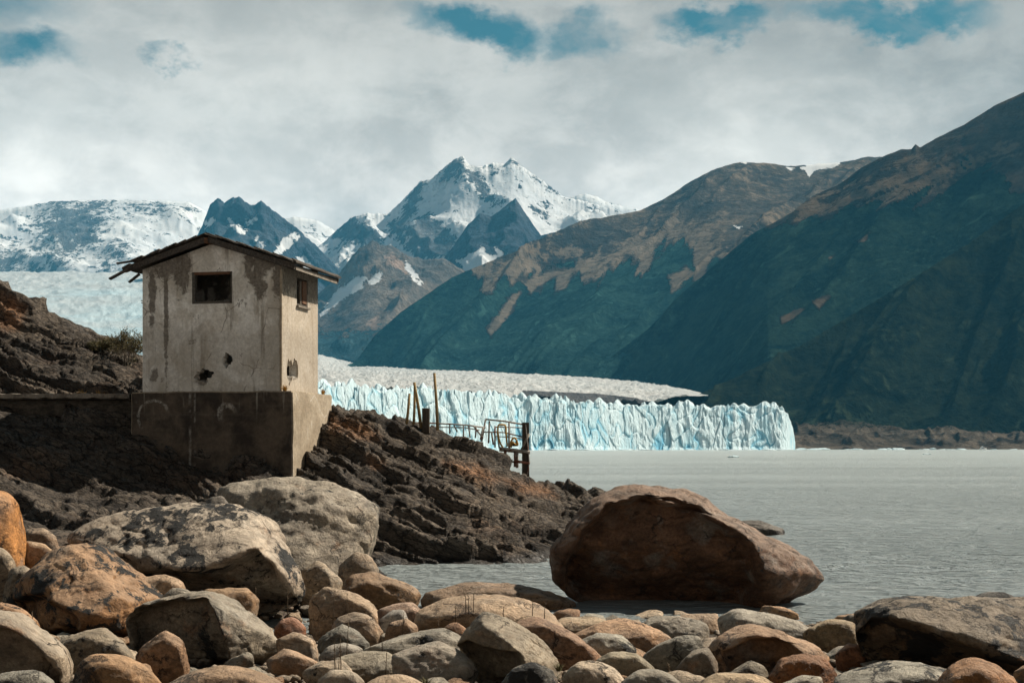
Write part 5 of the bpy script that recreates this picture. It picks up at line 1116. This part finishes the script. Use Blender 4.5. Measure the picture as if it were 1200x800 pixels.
# window frame (front), boards, shutter (side)
def framed(name, mk, parts):
    bm = bmesh.new()
    for c, s_ in parts: add_box(bm, c, s_)
    return bm_obj(name, bm, mk, hut)
yw = yf + .06
wf = framed("window_frame", M_FRAME, [(hl(WX0 + .035, yw, (WZ0 + WZ1) / 2), (.07, .12, WZ1 - WZ0 - .004)), (hl(WX1 - .02, yw, (WZ0 + WZ1) / 2), (.04, .12, WZ1 - WZ0 - .004)), (hl((WX0 + WX1) / 2, yw, WZ0 + .03), (WX1 - WX0 - .12, .12, .06))])
framed("lintel", M_FRAMER, [(hl((WX0 + WX1) / 2, yw - .01, WZ1 - .035), (WX1 - WX0 - .12, .11, .06))])
framed("window_frame", M_FRAME, [(hl(xr - .05, SY0 + .03, (SZ0 + SZ1) / 2), (.08, .05, SZ1 - SZ0 - .004)), (hl(xr - .05, SY1 - .03, (SZ0 + SZ1) / 2), (.08, .05, SZ1 - SZ0 - .004)), (hl(xr - .05, (SY0 + SY1) / 2, SZ0 + .025), (.08, SY1 - SY0 - .11, .05))])
framed("shutter", M_FRAMER, [(hl(xr - .02, SY1 - .20, (SZ0 + SZ1) / 2 + .02), (.03, .28, SZ1 - SZ0 - .12))])
framed("window_post", M_CONC, [(hl(xr - .04, SY0 + .33, (SZ0 + SZ1) / 2), (.05, .045, SZ1 - SZ0 - .1))])
framed("window_sill", M_CONC, [(hl(xr + .01, (SY0 + SY1) / 2, SZ0 - .025), (.10, SY1 - SY0 + .06, .045))])
# roof: rafters, purlins and rough boards laid along the ridge
rr = random.Random(9)
slope = (za - ze) / (xm - xl); OV = .43; roofang = math.atan(slope)
yr0, yr1 = yf - .30, yb2 + .34
def roofpt(side, d_, y, up=0.0):
    """d_ metres from the ridge measured level, side -1 left / +1 right"""
    return hl(xm + side * d_, y, za + .02 - slope * d_ + up)
half = (xm - xl) + OV
for side in (-1, 1):
    for y in (yr0 + .05, yr1 - .05, (yr0 + yr1) / 2):
        bm = bmesh.new(); beam(bm, roofpt(side, .02 if side > 0 else .055, y, .055), roofpt(side, half - (.0 if side > 0 else .10), y, .055), .07, .13); bm_obj("rafter", bm, M_ROOF, hut)
    d_ = .02; k = 0
    while d_ < half + .03:
        wdt = rr.uniform(.19, .27)
        a0, a1 = d_, min(d_ + wdt + .03, half + .07)
        y0_, y1_ = yr0 - rr.uniform(.0, .09), yr1 + rr.uniform(0, .1)
        lift = .135 + .018 * (k % 2) + rr.uniform(0, .012)
        if side < 0 and a1 > half - .30: y0_ += rr.uniform(.25, .5)
        bm = bmesh.new()
        pts = [roofpt(side, a0, y0_, lift + .035), roofpt(side, a1, y0_ + rr.uniform(-.03, .03), lift + rr.uniform(-.008, .012)), roofpt(side, a1, y1_, lift + rr.uniform(-.008, .01)), roofpt(side, a0, y1_, lift + .035)]
        lo = [bm.verts.new(p) for p in pts]; hi_ = [bm.verts.new(p + Vector((0, 0, rr.uniform(.03, .042)))) for p in pts]
        bm.faces.new(lo); bm.faces.new(hi_)
        for i in range(4): bm.faces.new([lo[i], lo[(i + 1) % 4], hi_[(i + 1) % 4], hi_[i]])
        bmesh.ops.subdivide_edges(bm, edges=[e for e in bm.edges if e.calc_length() > 1], cuts=7)
        for v in bm.verts: v.co.z += rr.uniform(-.008, .010)
        bm_obj("roof_board", bm, M_ROOF, hut)
        d_ += wdt; k += 1
for (p0, p1, w_) in (((-1, half - .52, -.06, .15), (-1, half + .02, -.22, .23), .12), ((-1, half - .45, .15, .20), (-1, half + .00, .05, .10), .10), ((-1, half - .35, -.20, .02), (-1, half + .16, -.30, -.10), .17), ((-1, half - .15, .6, .02), (-1, half + .1, .55, -.10), .14)):
    bm = bmesh.new(); beam(bm, roofpt(p0[0], p0[1], yr0 + .1 + p0[2], p0[3]), roofpt(p1[0], p1[1], yr0 + .1 + p1[2], p1[3]), w_, .035); o = bm_obj("roof_board", bm, M_ROOF, hut); o['label'] = "broken roof board splintering off the left eave"
bm = bmesh.new(); beam(bm, roofpt(1, half - .02, yr0 + .12, .03), roofpt(1, half - .02, yr1 - .1, .03), .03, .09); bm_obj("eave_strip", bm, M_CONC, hut)
bm = bmesh.new(); beam(bm, hl(xm, yr0 - .02, za + .04), hl(xm, yr1, za + .04), .08, .12); bm_obj("ridge_beam", bm, M_FRAMER, hut)
for z_ in (6.02, 5.97):
    bm = bmesh.new(); tube(bm, [hl(xl + .02, yf + .3, z_), hl(xl - .16, yf + .25, z_ + .02)], .012, 6); bm_obj("bracket", bm, M_POST, hut)

# ------------------------------------------------------------------ walkway slab, root, tufts, shrub
bm = bmesh.new()
pa, pb = P(-60, 524.7, 35.0), P(152, 524.7, 34.55); n_seg = 26
prev = None
for i in range(n_seg + 1):
    f = i / n_seg; c = pa.lerp(pb, f); j = .03 * math.sin(i * 2.3) + .02 * math.sin(i * 5.1)
    ring_ = [bm.verts.new((c.x, c.y + j, 3.80 - .01 * f + .012 * math.sin(i * 3.7))), bm.verts.new((c.x, c.y + .01 + j, 3.68 + .012 * math.sin(i * 1.9))), bm.verts.new((c.x, c.y + .34, 3.67)), bm.verts.new((c.x, c.y + .42, 2.6)), bm.verts.new((c.x, c.y + 1.5, 2.6)), bm.verts.new((c.x, c.y + 1.5, 3.81))]
    if prev:
        for k in range(6): bm.faces.new([prev[k], prev[(k + 1) % 6], ring_[(k + 1) % 6], ring_[k]])
    else: bm.faces.new(ring_)
    prev = ring_
bm.faces.new(prev[::-1])
M_LEDGE = wood_mat("shaded_concrete", (0.045, 0.038, 0.030), (0.135, 0.112, 0.086), (2, 2, 5))  # darkened: shade below the slab lip is put into the concrete colour
wk = tag(bm_obj("concrete_walkway", bm, M_LEDGE), "narrow concrete ledge running along the rock to the left side of the hut", "walkway")
wk = [o for o in COL.objects if o.name.startswith('concrete_walkway')][0]
bm = bmesh.new(); prev = None
for i in range(n_seg + 1):
    f = i / n_seg; c = pa.lerp(pb, f); j = .03 * math.sin(i * 2.3) + .02 * math.sin(i * 5.1) - .10; zt = 3.845 - .01 * f + .012 * math.sin(i * 3.7)
    ring_ = [bm.verts.new((c.x, c.y + j, zt - .02)), bm.verts.new((c.x, c.y + j + .01, zt - .125 + .012 * math.sin(i * 1.9))), bm.verts.new((c.x, c.y + .6, zt - .12)), bm.verts.new((c.x, c.y + .6, zt))]
    if prev:
        for k in range(4): bm.faces.new([prev[k], prev[(k + 1) % 4], ring_[(k + 1) % 4], ring_[k]])
    else: bm.faces.new(ring_)
    prev = ring_
bm.faces.new(prev[::-1]); bm_obj("slab", bm, M_CONC, wk)


bm = bmesh.new(); r3 = random.Random(4); Yd = 33.3
for k in range(7):
    x0, y0 = 140 + k * 1.2, 516 + r3.uniform(0, 12); pts = []
    for i in range(7):
        pts.append(P(x0 + r3.uniform(-2, 2) + (i - 3) * r3.uniform(-.7, .9), y0 + i * 6.0, Yd - .1 + r3.uniform(-.06, .06)))
    tube(bm, pts, [.045 * (1 - i / 9) * r3.uniform(.6, 1.2) for i in range(7)], 7)
tag(bm_obj("driftwood_root", bm, M_DRIFT, smooth=True), "pale twisted root hanging against the rock left of the concrete base", "driftwood")

def tuft(name, base, n, h, spread, material, label, group=None, cat="grass", wd=.006):
    r4 = random.Random(int(base.x * 100)); bm = bmesh.new()
    for i in range(n):
        a_ = r4.uniform(0, 6.28); ln = h * r4.uniform(.5, 1); s_ = spread * r4.uniform(.2, 1)
        tip = Vector((math.cos(a_) * s_, math.sin(a_) * s_, ln)); mid = tip * .5 + Vector((0, 0, ln * .14)); sd = Vector((-math.sin(a_), math.cos(a_), 0)) * wd
        b0 = Vector((r4.uniform(-1, 1) * spread * .2, r4.uniform(-1, 1) * spread * .2, 0))
        v = [bm.verts.new(b0 - sd), bm.verts.new(b0 + sd), bm.verts.new(b0 + mid + sd * .7), bm.verts.new(b0 + mid - sd * .7), bm.verts.new(b0 + tip)]
        bm.faces.new(v[:4]); bm.faces.new([v[3], v[2], v[4]])
    o = bm_obj(name, bm, material); o.location = base; tag(o, label, cat, group); return o
def hw(a_, b_, z_): return o_ + ex * a_ + ey * b_ + Vector((0, 0, z_))
tuft("grass_tuft", hw(3.85, .08, 3.82), 60, .17, .16, M_TUFT, "orange dry grass tuft on the base at the right front corner of the hut", wd=.008)
tuft("grass_tuft", hw(3.95, 2.45, 3.82), 60, .17, .14, M_TUFT, "orange dry grass tuft on the rear right corner of the base", wd=.008)
for i, (px, s_) in enumerate(((93, 1.0), (98, .8), (116, .9), (122, .55), (78, .6))):
    v = P(px, 463, 35.3); v.z = 3.76
    tuft("grass_tuft", v, 30, .22 * s_, .14, M_TUFT, "small yellow grass tuft growing along the concrete ledge", "yellow tufts on the concrete ledge", wd=.008)

def shrub(name, px, py, Y, h, wdt, seed, label):
    r5 = random.Random(seed); base = P(px, py, Y); base.z -= .15
    root = bpy.data.objects.new(name, None); COL.objects.link(root); root.location = base; tag(root, label, "shrub")
    bs = bmesh.new(); bl = bmesh.new()
    def leafs(p, k):
        for _ in range(k):
            c = p + Vector([r5.uniform(-.05, .05) for _ in range(3)]); u = Vector([r5.uniform(-1, 1) for _ in range(3)]).normalized() * .022; v = Vector([r5.uniform(-1, 1) for _ in range(3)]).normalized() * .013
            bl.faces.new([bl.verts.new(c - u), bl.verts.new(c + v), bl.verts.new(c + u), bl.verts.new(c - v)])
    def grow(p, d, ln, rad, lev):
        pts = [p]; q = p.copy()
        for i in range(4):
            d = (d + Vector([r5.uniform(-.25, .25) for _ in range(3)])).normalized(); q = q + d * ln / 4; pts.append(q.copy())
        tube(bs, pts, [rad * (1 - .15 * i) for i in range(5)], 5, caps=False)
        if lev >= 2: leafs(pts[3], 1); leafs(pts[4], 2)
        if lev < 3:
            for i in (2, 3, 4):
                for _ in range(2 if lev else 2):
                    grow(pts[i], (d + Vector((r5.uniform(-1, 1) * 1.0, r5.uniform(-1, 1), r5.uniform(-.25, .55)))).normalized(), ln * .58, rad * .55, lev + 1)
    for k in range(6):
        grow(Vector((r5.uniform(-.1, .1), r5.uniform(-.1, .1), 0)), Vector((r5.uniform(-1, 1) * wdt, r5.uniform(-.4, .4), 1)).normalized(), h * .6, .018, 0)
    bm_obj("stem", bs, M_BARK, root, True); bm_obj("foliage", bl, M_LEAF, root)
shrub("shrub", 150, 424, 39.6, .95, .8, 3, "sparse windswept shrub with flat twiggy layers close beside the left wall of the hut")
shrub("shrub", 126, 412, 40.2, .5, .9, 8, "small thin shrub further up the rock to the left of the bigger shrub")

# ------------------------------------------------------------------ poles, post, railing, landing stage
def ptube(name, pts, rad, material, parent=None, n=8, inv=None):
    bm = bmesh.new(); vs = [P(*p) if len(p) == 3 else Vector(p) for p in pts]
    tube(bm, vs, rad, n); return bm_obj(name, bm, material, parent, True)
def pole(label, a_, b_, Y, r_):
    p1, p0 = P(a_[0], a_[1], Y), P(b_[0], b_[1] + 6, Y - .1)
    bm = bmesh.new(); tube(bm, [Vector((0, 0, 0)), (p1 - p0) * .5 + Vector((.01, 0, 0)), p1 - p0], [r_, r_ * .95, r_ * .85], 9)
    o = bm_obj("wooden_pole", bm, M_POLE, smooth=True); o.location = p0; tag(o, label, "pole", "thin wooden poles on the rock ridge")
pole("tallest thin wooden pole standing right of the squat dark post", (509, 437), (513, 498), 38.5, .042)
pole("thin pole leaning left, crossing the upright one beside it", (485.5, 448), (494, 498), 38.4, .045)
pole("dark upright pole crossed by the leaning one", (486, 453), (484.5, 498), 38.6, .038)
pole("shortest thin pole at the left end of the pole row", (480, 461), (475.5, 498), 38.5, .040)
bm = bmesh.new(); p0 = P(499, 507, 38.2); add_box(bm, (0, 0, .32), (.20, .20, .68), jitter=.008); bmesh.ops.bevel(bm, geom=bm.edges[:], offset=.012, segments=1, affect='EDGES')
o = bm_obj("wooden_post", bm, M_POST); o.location = p0; tag(o, "squat square dark post between the thin poles on the rock ridge", "post")

rail = bpy.data.objects.new("guard_rail", None); COL.objects.link(rail); rail.location = (0, 0, 0)
rb = P(455, 505, 39); rail.location = rb; tag(rail, "long low rusty pipe railing along the top of the rock ridge", "railing")
def rp(px, py, Y): return P(px, py, Y) - rb
def rtube(name, pts, r_, parent, off, material=M_STEEL):
    bm = bmesh.new(); tube(bm, [P(*p) - off for p in pts], r_, 7); return bm_obj(name, bm, material, parent, True)
rtube("rail", [(455, 494.5, 39.2), (495, 495.2, 39.2), (530, 496.8, 39.2), (550, 498.3, 39.2), (569, 501, 39.3)], .022, rail, rb)
rtube("rail", [(455, 499.5, 39.2), (495, 500, 39.2), (545, 500.8, 39.2), (562, 504, 39.2)], .015, rail, rb)
for a_, b_ in (((457, 491, 39), (471, 491, 39)), ((471, 491, 39), (471, 507, 39)), ((462, 491, 39), (471, 504, 39)), ((527, 497, 39.2), (527, 508, 39.2)), ((532, 498, 39.2), (536, 506, 39.2)), ((543, 498, 39.2), (543, 512, 39.2)), ((549, 499, 39.2), (551, 513, 39.2)), ((555, 499, 39.2), (566, 513, 39.2)), ((558, 500, 39.2), (557, 513, 39.2)), ((566, 500, 39.2), (563, 515, 39.2)), ((457, 491, 39), (457, 504, 39))):
    rtube("rail_post", [a_, b_], .022 if a_[0] != 457 else .018, rail, rb, M_STEEL)

st = bpy.data.objects.new("landing_stage", None); COL.objects.link(st); sb_ = P(600, 555, 40); st.location = sb_
tag(st, "rusty steel landing stage with railings on the right slope of the rock", "platform")
Ya, Yc = 39.6, 41.0
bm = bmesh.new(); pq = P(616, 556, Ya) - sb_; hgt = (556 - 495) / F * Ya
add_box(bm, (pq.x, pq.y, pq.z + hgt / 2 - .15), (.20, .20, hgt + .3), jitter=.006); bm_obj("post", bm, M_POST, st)
bm = bmesh.new(); tube(bm, [P(616, 497, Ya - .1) - sb_, P(620.2, 540, Ya - .12) - sb_, P(618, 556, Ya - .12) - sb_], .018, 6); bm_obj("post_strap", bm, M_STEEL, st, True)
for k in range(9):                                     # deck planks across the platform
    bm = bmesh.new(); f = k / 8; a_ = P(586 + 3, 524.5, Ya).lerp(P(619, 529, Ya), f) - sb_
    add_box(bm, (a_.x, a_.y + .6, a_.z), (.085, 1.3, .04), jitter=.004); bm_obj("deck_plank", bm, M_POST, st)
rt = lambda nm, pts, r_, m_=M_STEEL: rtube(nm, pts, r_, st, sb_, m_)
rt("deck_beam", [(585, 525, Ya - .1), (602, 527, Ya - .1), (621, 529.5, Ya - .1)], .045)
rt("deck_beam", [(585, 527, Yc), (621, 530.5, Yc)], .04)
rt("lower_beam", [(602, 540, Ya - .1), (621, 542.5, Ya - .1)], .04, M_REDST)
rt("lower_beam", [(590, 540.5, Ya + .2), (604, 541, Ya + .2)], .028)
for a_, b_ in (((592, 526, Ya), (592, 543, Ya)), ((603.5, 527, Ya), (603.5, 547, Ya)), ((606, 530, Yc), (606, 548, Yc)), ((614, 530, Yc), (614, 556, Yc))): rt("leg", [a_, b_], .04)
rt("rail", [(569, 491, Ya), (592, 493.5, Ya), (612, 497, Ya)], .024)
rt("rail", [(567, 506, Ya), (590, 506.5, Ya), (612, 511.5, Ya)], .018)
rt("rail", [(580, 500, Yc), (614, 501, Yc)], .016)
rt("rail", [(580, 511, Yc), (614, 513.5, Yc)], .014)
for a_, b_ in (((569, 491, Ya), (564.5, 517, Ya)), ((573.5, 493, Ya), (572.5, 519, Ya)), ((580, 499, Yc), (580, 524, Yc)), ((596.5, 494, Ya), (596.5, 526, Ya)), ((583, 506, Ya), (585, 525, Ya)), ((576, 506, Ya), (578, 521, Ya))): rt("rail_post", [a_, b_], .026)
rt("brace", [(620, 508, Ya - .1), (611, 527, Ya - .1)], .034, M_CONC)
rt("brace", [(604, 522, Ya + .3), (606, 516, Ya + .3)], .03, M_POST)
for c in ((603.5, 524.5, Ya + .2),):
    bm = bmesh.new(); add_box(bm, P(*c) - sb_ + Vector((0, 0, .08)), (.16, .14, .07)); bm_obj("bracket", bm, M_POST, st)
# yellow hoses hung over the rail
def hose(label, pts, r_=.018):
    V = [P(*p) for p in pts]; dense = []
    for i in range(len(V) - 1):
        p0_, p1_, p2_, p3_ = V[max(i - 1, 0)], V[i], V[i + 1], V[min(i + 2, len(V) - 1)]
        for k in range(5):
            t = k / 5; dense.append(.5 * ((2 * p1_) + (p2_ - p0_) * t + (2 * p0_ - 5 * p1_ + 4 * p2_ - p3_) * t * t + (3 * p1_ - p0_ - 3 * p2_ + p3_) * t ** 3))
    dense.append(V[-1]); b0 = V[0]
    bm = bmesh.new(); tube(bm, [p - b0 for p in dense], r_, 7); o = bm_obj("hose", bm, M_ROPE, smooth=True); o.location = b0; tag(o, label, "hose")
hose("tall yellow hose loop hanging over the rail of the landing stage", [(594.5, 523, 39.5), (593, 508, 39.45), (592.5, 499, 39.5), (588, 497.5, 39.5), (584, 498.5, 39.5), (583.5, 507, 39.45), (585.5, 517, 39.5), (589, 524, 39.5)], .026)
hose("small yellow hose coil standing on the deck of the landing stage", [(597, 525, 39.7), (599, 517, 39.7), (602, 513, 39.7), (605, 515, 39.7), (606.5, 521, 39.7), (603, 520, 39.75), (600.5, 518, 39.7), (599, 524, 39.75)], .026)

# ------------------------------------------------------------------ dry stems between the front stones
for i, (px, y0, y1, Y) in enumerate(((390, 733, 692, 15.2), (408, 731, 694, 15.0), (406, 776, 728, 11.8), (393, 800, 752, 10.6), (400, 802, 748, 10.4), (397, 798, 758, 10.5), (452, 796, 764, 10.8), (456, 800, 786, 10.4), (546, 712, 696, 14.9), (549, 714, 697, 14.9), (555, 712, 695, 14.9), (534, 724, 709, 14.2), (590, 744, 710, 12.0), (784, 797, 777, 10.4), (785, 800, 780, 10.2), (472, 742, 716, 14.0), (38, 735, 716, 12.8), (337, 720, 692, 15.0), (300, 695, 688, 17.0), (624, 716, 706, 15.0), (638, 720, 706, 14.6), (448, 760, 741, 12.6), (513, 742, 725, 14))):
    r6 = random.Random(i); b0 = P(px, y0 + 5, Y); h_ = (y0 + 5 - y1) / F * Y
    bm = bmesh.new(); lean = r6.uniform(-.05, .05) * h_; tube(bm, [Vector((0, 0, 0)), Vector((lean * .3, 0, h_ * .5)), Vector((lean, .01, h_))], [.0045, .0038, .0022], 5)
    for k in range(3):
        z_ = h_ * r6.uniform(.55, .98); a_ = r6.uniform(-1, 1); tube(bm, [Vector((lean * z_ / h_, 0, z_)), Vector((lean * z_ / h_ + .018 * a_, .005, z_ + .022))], [.002, .0025], 4)
    o = bm_obj("dry_stem", bm, M_STEM, smooth=True); o.location = b0; tag(o, "thin dry upright plant stem growing between the stones of the shore", "plant stem", "dry stems between the shore stones")
for i, (px, py, Y) in enumerate(((655, 782, 11.0), (648, 795, 10.2), (385, 800, 10.0), (716, 778, 11.6), (498, 800, 9.9), (150, 705, 16.2), (735, 770, 12.0))):
    tuft("grass_tuft", P(px, py + 4, Y), 40, .07, .09, M_LEAF, "low olive moss and grass tuft in a gap between the front stones", "olive tufts between the front stones", wd=.004)

# ------------------------------------------------------------------ floes and the boat
M_FLOE = ice_mat("floe_ice")
def floe(px, Y, w_, h_, label, group, seed):
    pts = []; r7 = random.Random(seed)
    for j in range(14):
        v = Vector((r7.gauss(0, 1), r7.gauss(0, 1), r7.gauss(0, 1))).normalized(); pts.append((v.x * w_ / 2, v.y * w_ / 2 * .7, v.z * h_))
    V, Fc = rock_mesh(pts, 3, seed, 18, .10, .03, 0)
    o = mesh_np("ice_floe", V, Fc, M_FLOE, smooth=False); o.location = ((px - 600) / F * Y, Y, h_ * .15); tag(o, label, "ice floe", group)
floe(857, 380, 4.2, .55, "white flat ice floe drifting in front of the right part of the ice cliff", None, 1)
floe(1086, 560, 3.4, .5, "small white ice floe drifting off the dark far shore", None, 2)
r8 = random.Random(8)
for i in range(26):
    px = r8.uniform(934, 1235); Y = r8.uniform(1950, 2330)
    floe(px, Y, r8.uniform(9, 34), r8.uniform(.9, 2.6), "white brash ice lump floating along the far shore right of the glacier", "brash ice along the far shore", 300 + i)
for i in range(16):
    px = r8.uniform(620, 930); Y = float(np.interp(px, gx, gY)) - r8.uniform(45, 90)
    floe(px, Y, r8.uniform(8, 26), r8.uniform(.8, 1.6), "fallen ice block floating at the foot of the ice cliff", "fallen ice at the foot of the cliff", 400 + i)
boat = bpy.data.objects.new("tour_boat", None); COL.objects.link(boat); boat.location = ((1152 - 600) / F * 1900, 1900, 0); boat.rotation_euler = (0, 0, R(12)); tag(boat, "tiny white cabin boat near the far shore at the right edge", "boat")
bm = bmesh.new(); secs = [(-5, 1.6, 1.5), (-3, 1.9, 1.5), (1, 1.9, 1.6), (3.5, 1.2, 1.9), (5, .15, 2.3)]; pv = None
for x, w_, h_ in secs:
    rg = [bm.verts.new((x, -w_, h_)), bm.verts.new((x, -w_ * .7, -.3)), bm.verts.new((x, w_ * .7, -.3)), bm.verts.new((x, w_, h_))]
    if pv:
        for k in range(4): bm.faces.new([pv[k], pv[(k + 1) % 4], rg[(k + 1) % 4], rg[k]])
    else: bm.faces.new(rg)
    pv = rg
bm.faces.new(pv[::-1]); bm_obj("hull", bm, M_WHITE, boat)
bm = bmesh.new(); add_box(bm, (-.8, 0, 2.5), (5.2, 2.9, 2.0), taper=.9); bm_obj("cabin", bm, M_WHITE, boat)
for sy_ in (-1.40, 1.40):
    bm = bmesh.new(); add_box(bm, (-.8, sy_, 2.7), (4.2, .22, .7)); bm_obj("window", bm, M_BOATD, boat)
bm = bmesh.new(); add_box(bm, (-1.2, 0, 4.1), (2.2, 2.0, 1.2), taper=.85); bm_obj("wheelhouse", bm, M_WHITE, boat)
bm = bmesh.new(); tube(bm, [(-1.6, 0, 4.6), (-1.6, 0, 6.4)], .08, 6); bm_obj("mast", bm, M_STEEL, boat)

# ------------------------------------------------------------------ air: one closed box of thin blue haze
bm = bmesh.new(); bmesh.ops.create_cube(bm, size=1.0)
x0, x1, y0, y1, z0, z1 = -9500, 9500, -400, 18800, -60, 3100
for v in bm.verts: v.co = Vector((x0 + (v.co.x + .5) * (x1 - x0), y0 + (v.co.y + .5) * (y1 - y0), z0 + (v.co.z + .5) * (z1 - z0)))
m = bpy.data.materials.new("haze_air"); m.use_nodes = True; m.node_tree.nodes.clear(); n = N(m.node_tree)
vol = n.node('ShaderNodeVolumePrincipled'); out = n.node('ShaderNodeOutputMaterial'); n.l.new(vol.outputs[0], out.inputs['Volume'])
vol.inputs['Color'].default_value = (0.14, 0.62, 1.0, 1); vol.inputs['Density'].default_value = 2.1e-5; vol.inputs['Anisotropy'].default_value = 0.0
hz = bm_obj("haze", bm, m); tag(hz, kind='stuff')

# ------------------------------------------------------------------ gravel in the gaps of the beach (nobody could count it)
rg_ = np.random.RandomState(12); NG = 5200
bv, bf = ico(1)
gy_ = rg_.uniform(7.0, 22.2, NG); gx2 = (rg_.uniform(-60, 1260, NG) - 600) / F * gy_; gr = rg_.uniform(.012, .055, NG) * (0.6 + gy_ / 25)
gz_ = H(gx2, gy_)
Vg = bv[None] * np.stack([gr * rg_.uniform(.8, 1.4, NG), gr, gr * .7], -1)[:, None, :] * rg_.uniform(.8, 1.15, (NG, len(bv), 1))
Vg = Vg + np.stack([gx2, gy_, gz_ + gr * .15], -1)[:, None, :]
Fg = (bf[None] + (np.arange(NG) * len(bv))[:, None, None]).reshape(-1, 3)
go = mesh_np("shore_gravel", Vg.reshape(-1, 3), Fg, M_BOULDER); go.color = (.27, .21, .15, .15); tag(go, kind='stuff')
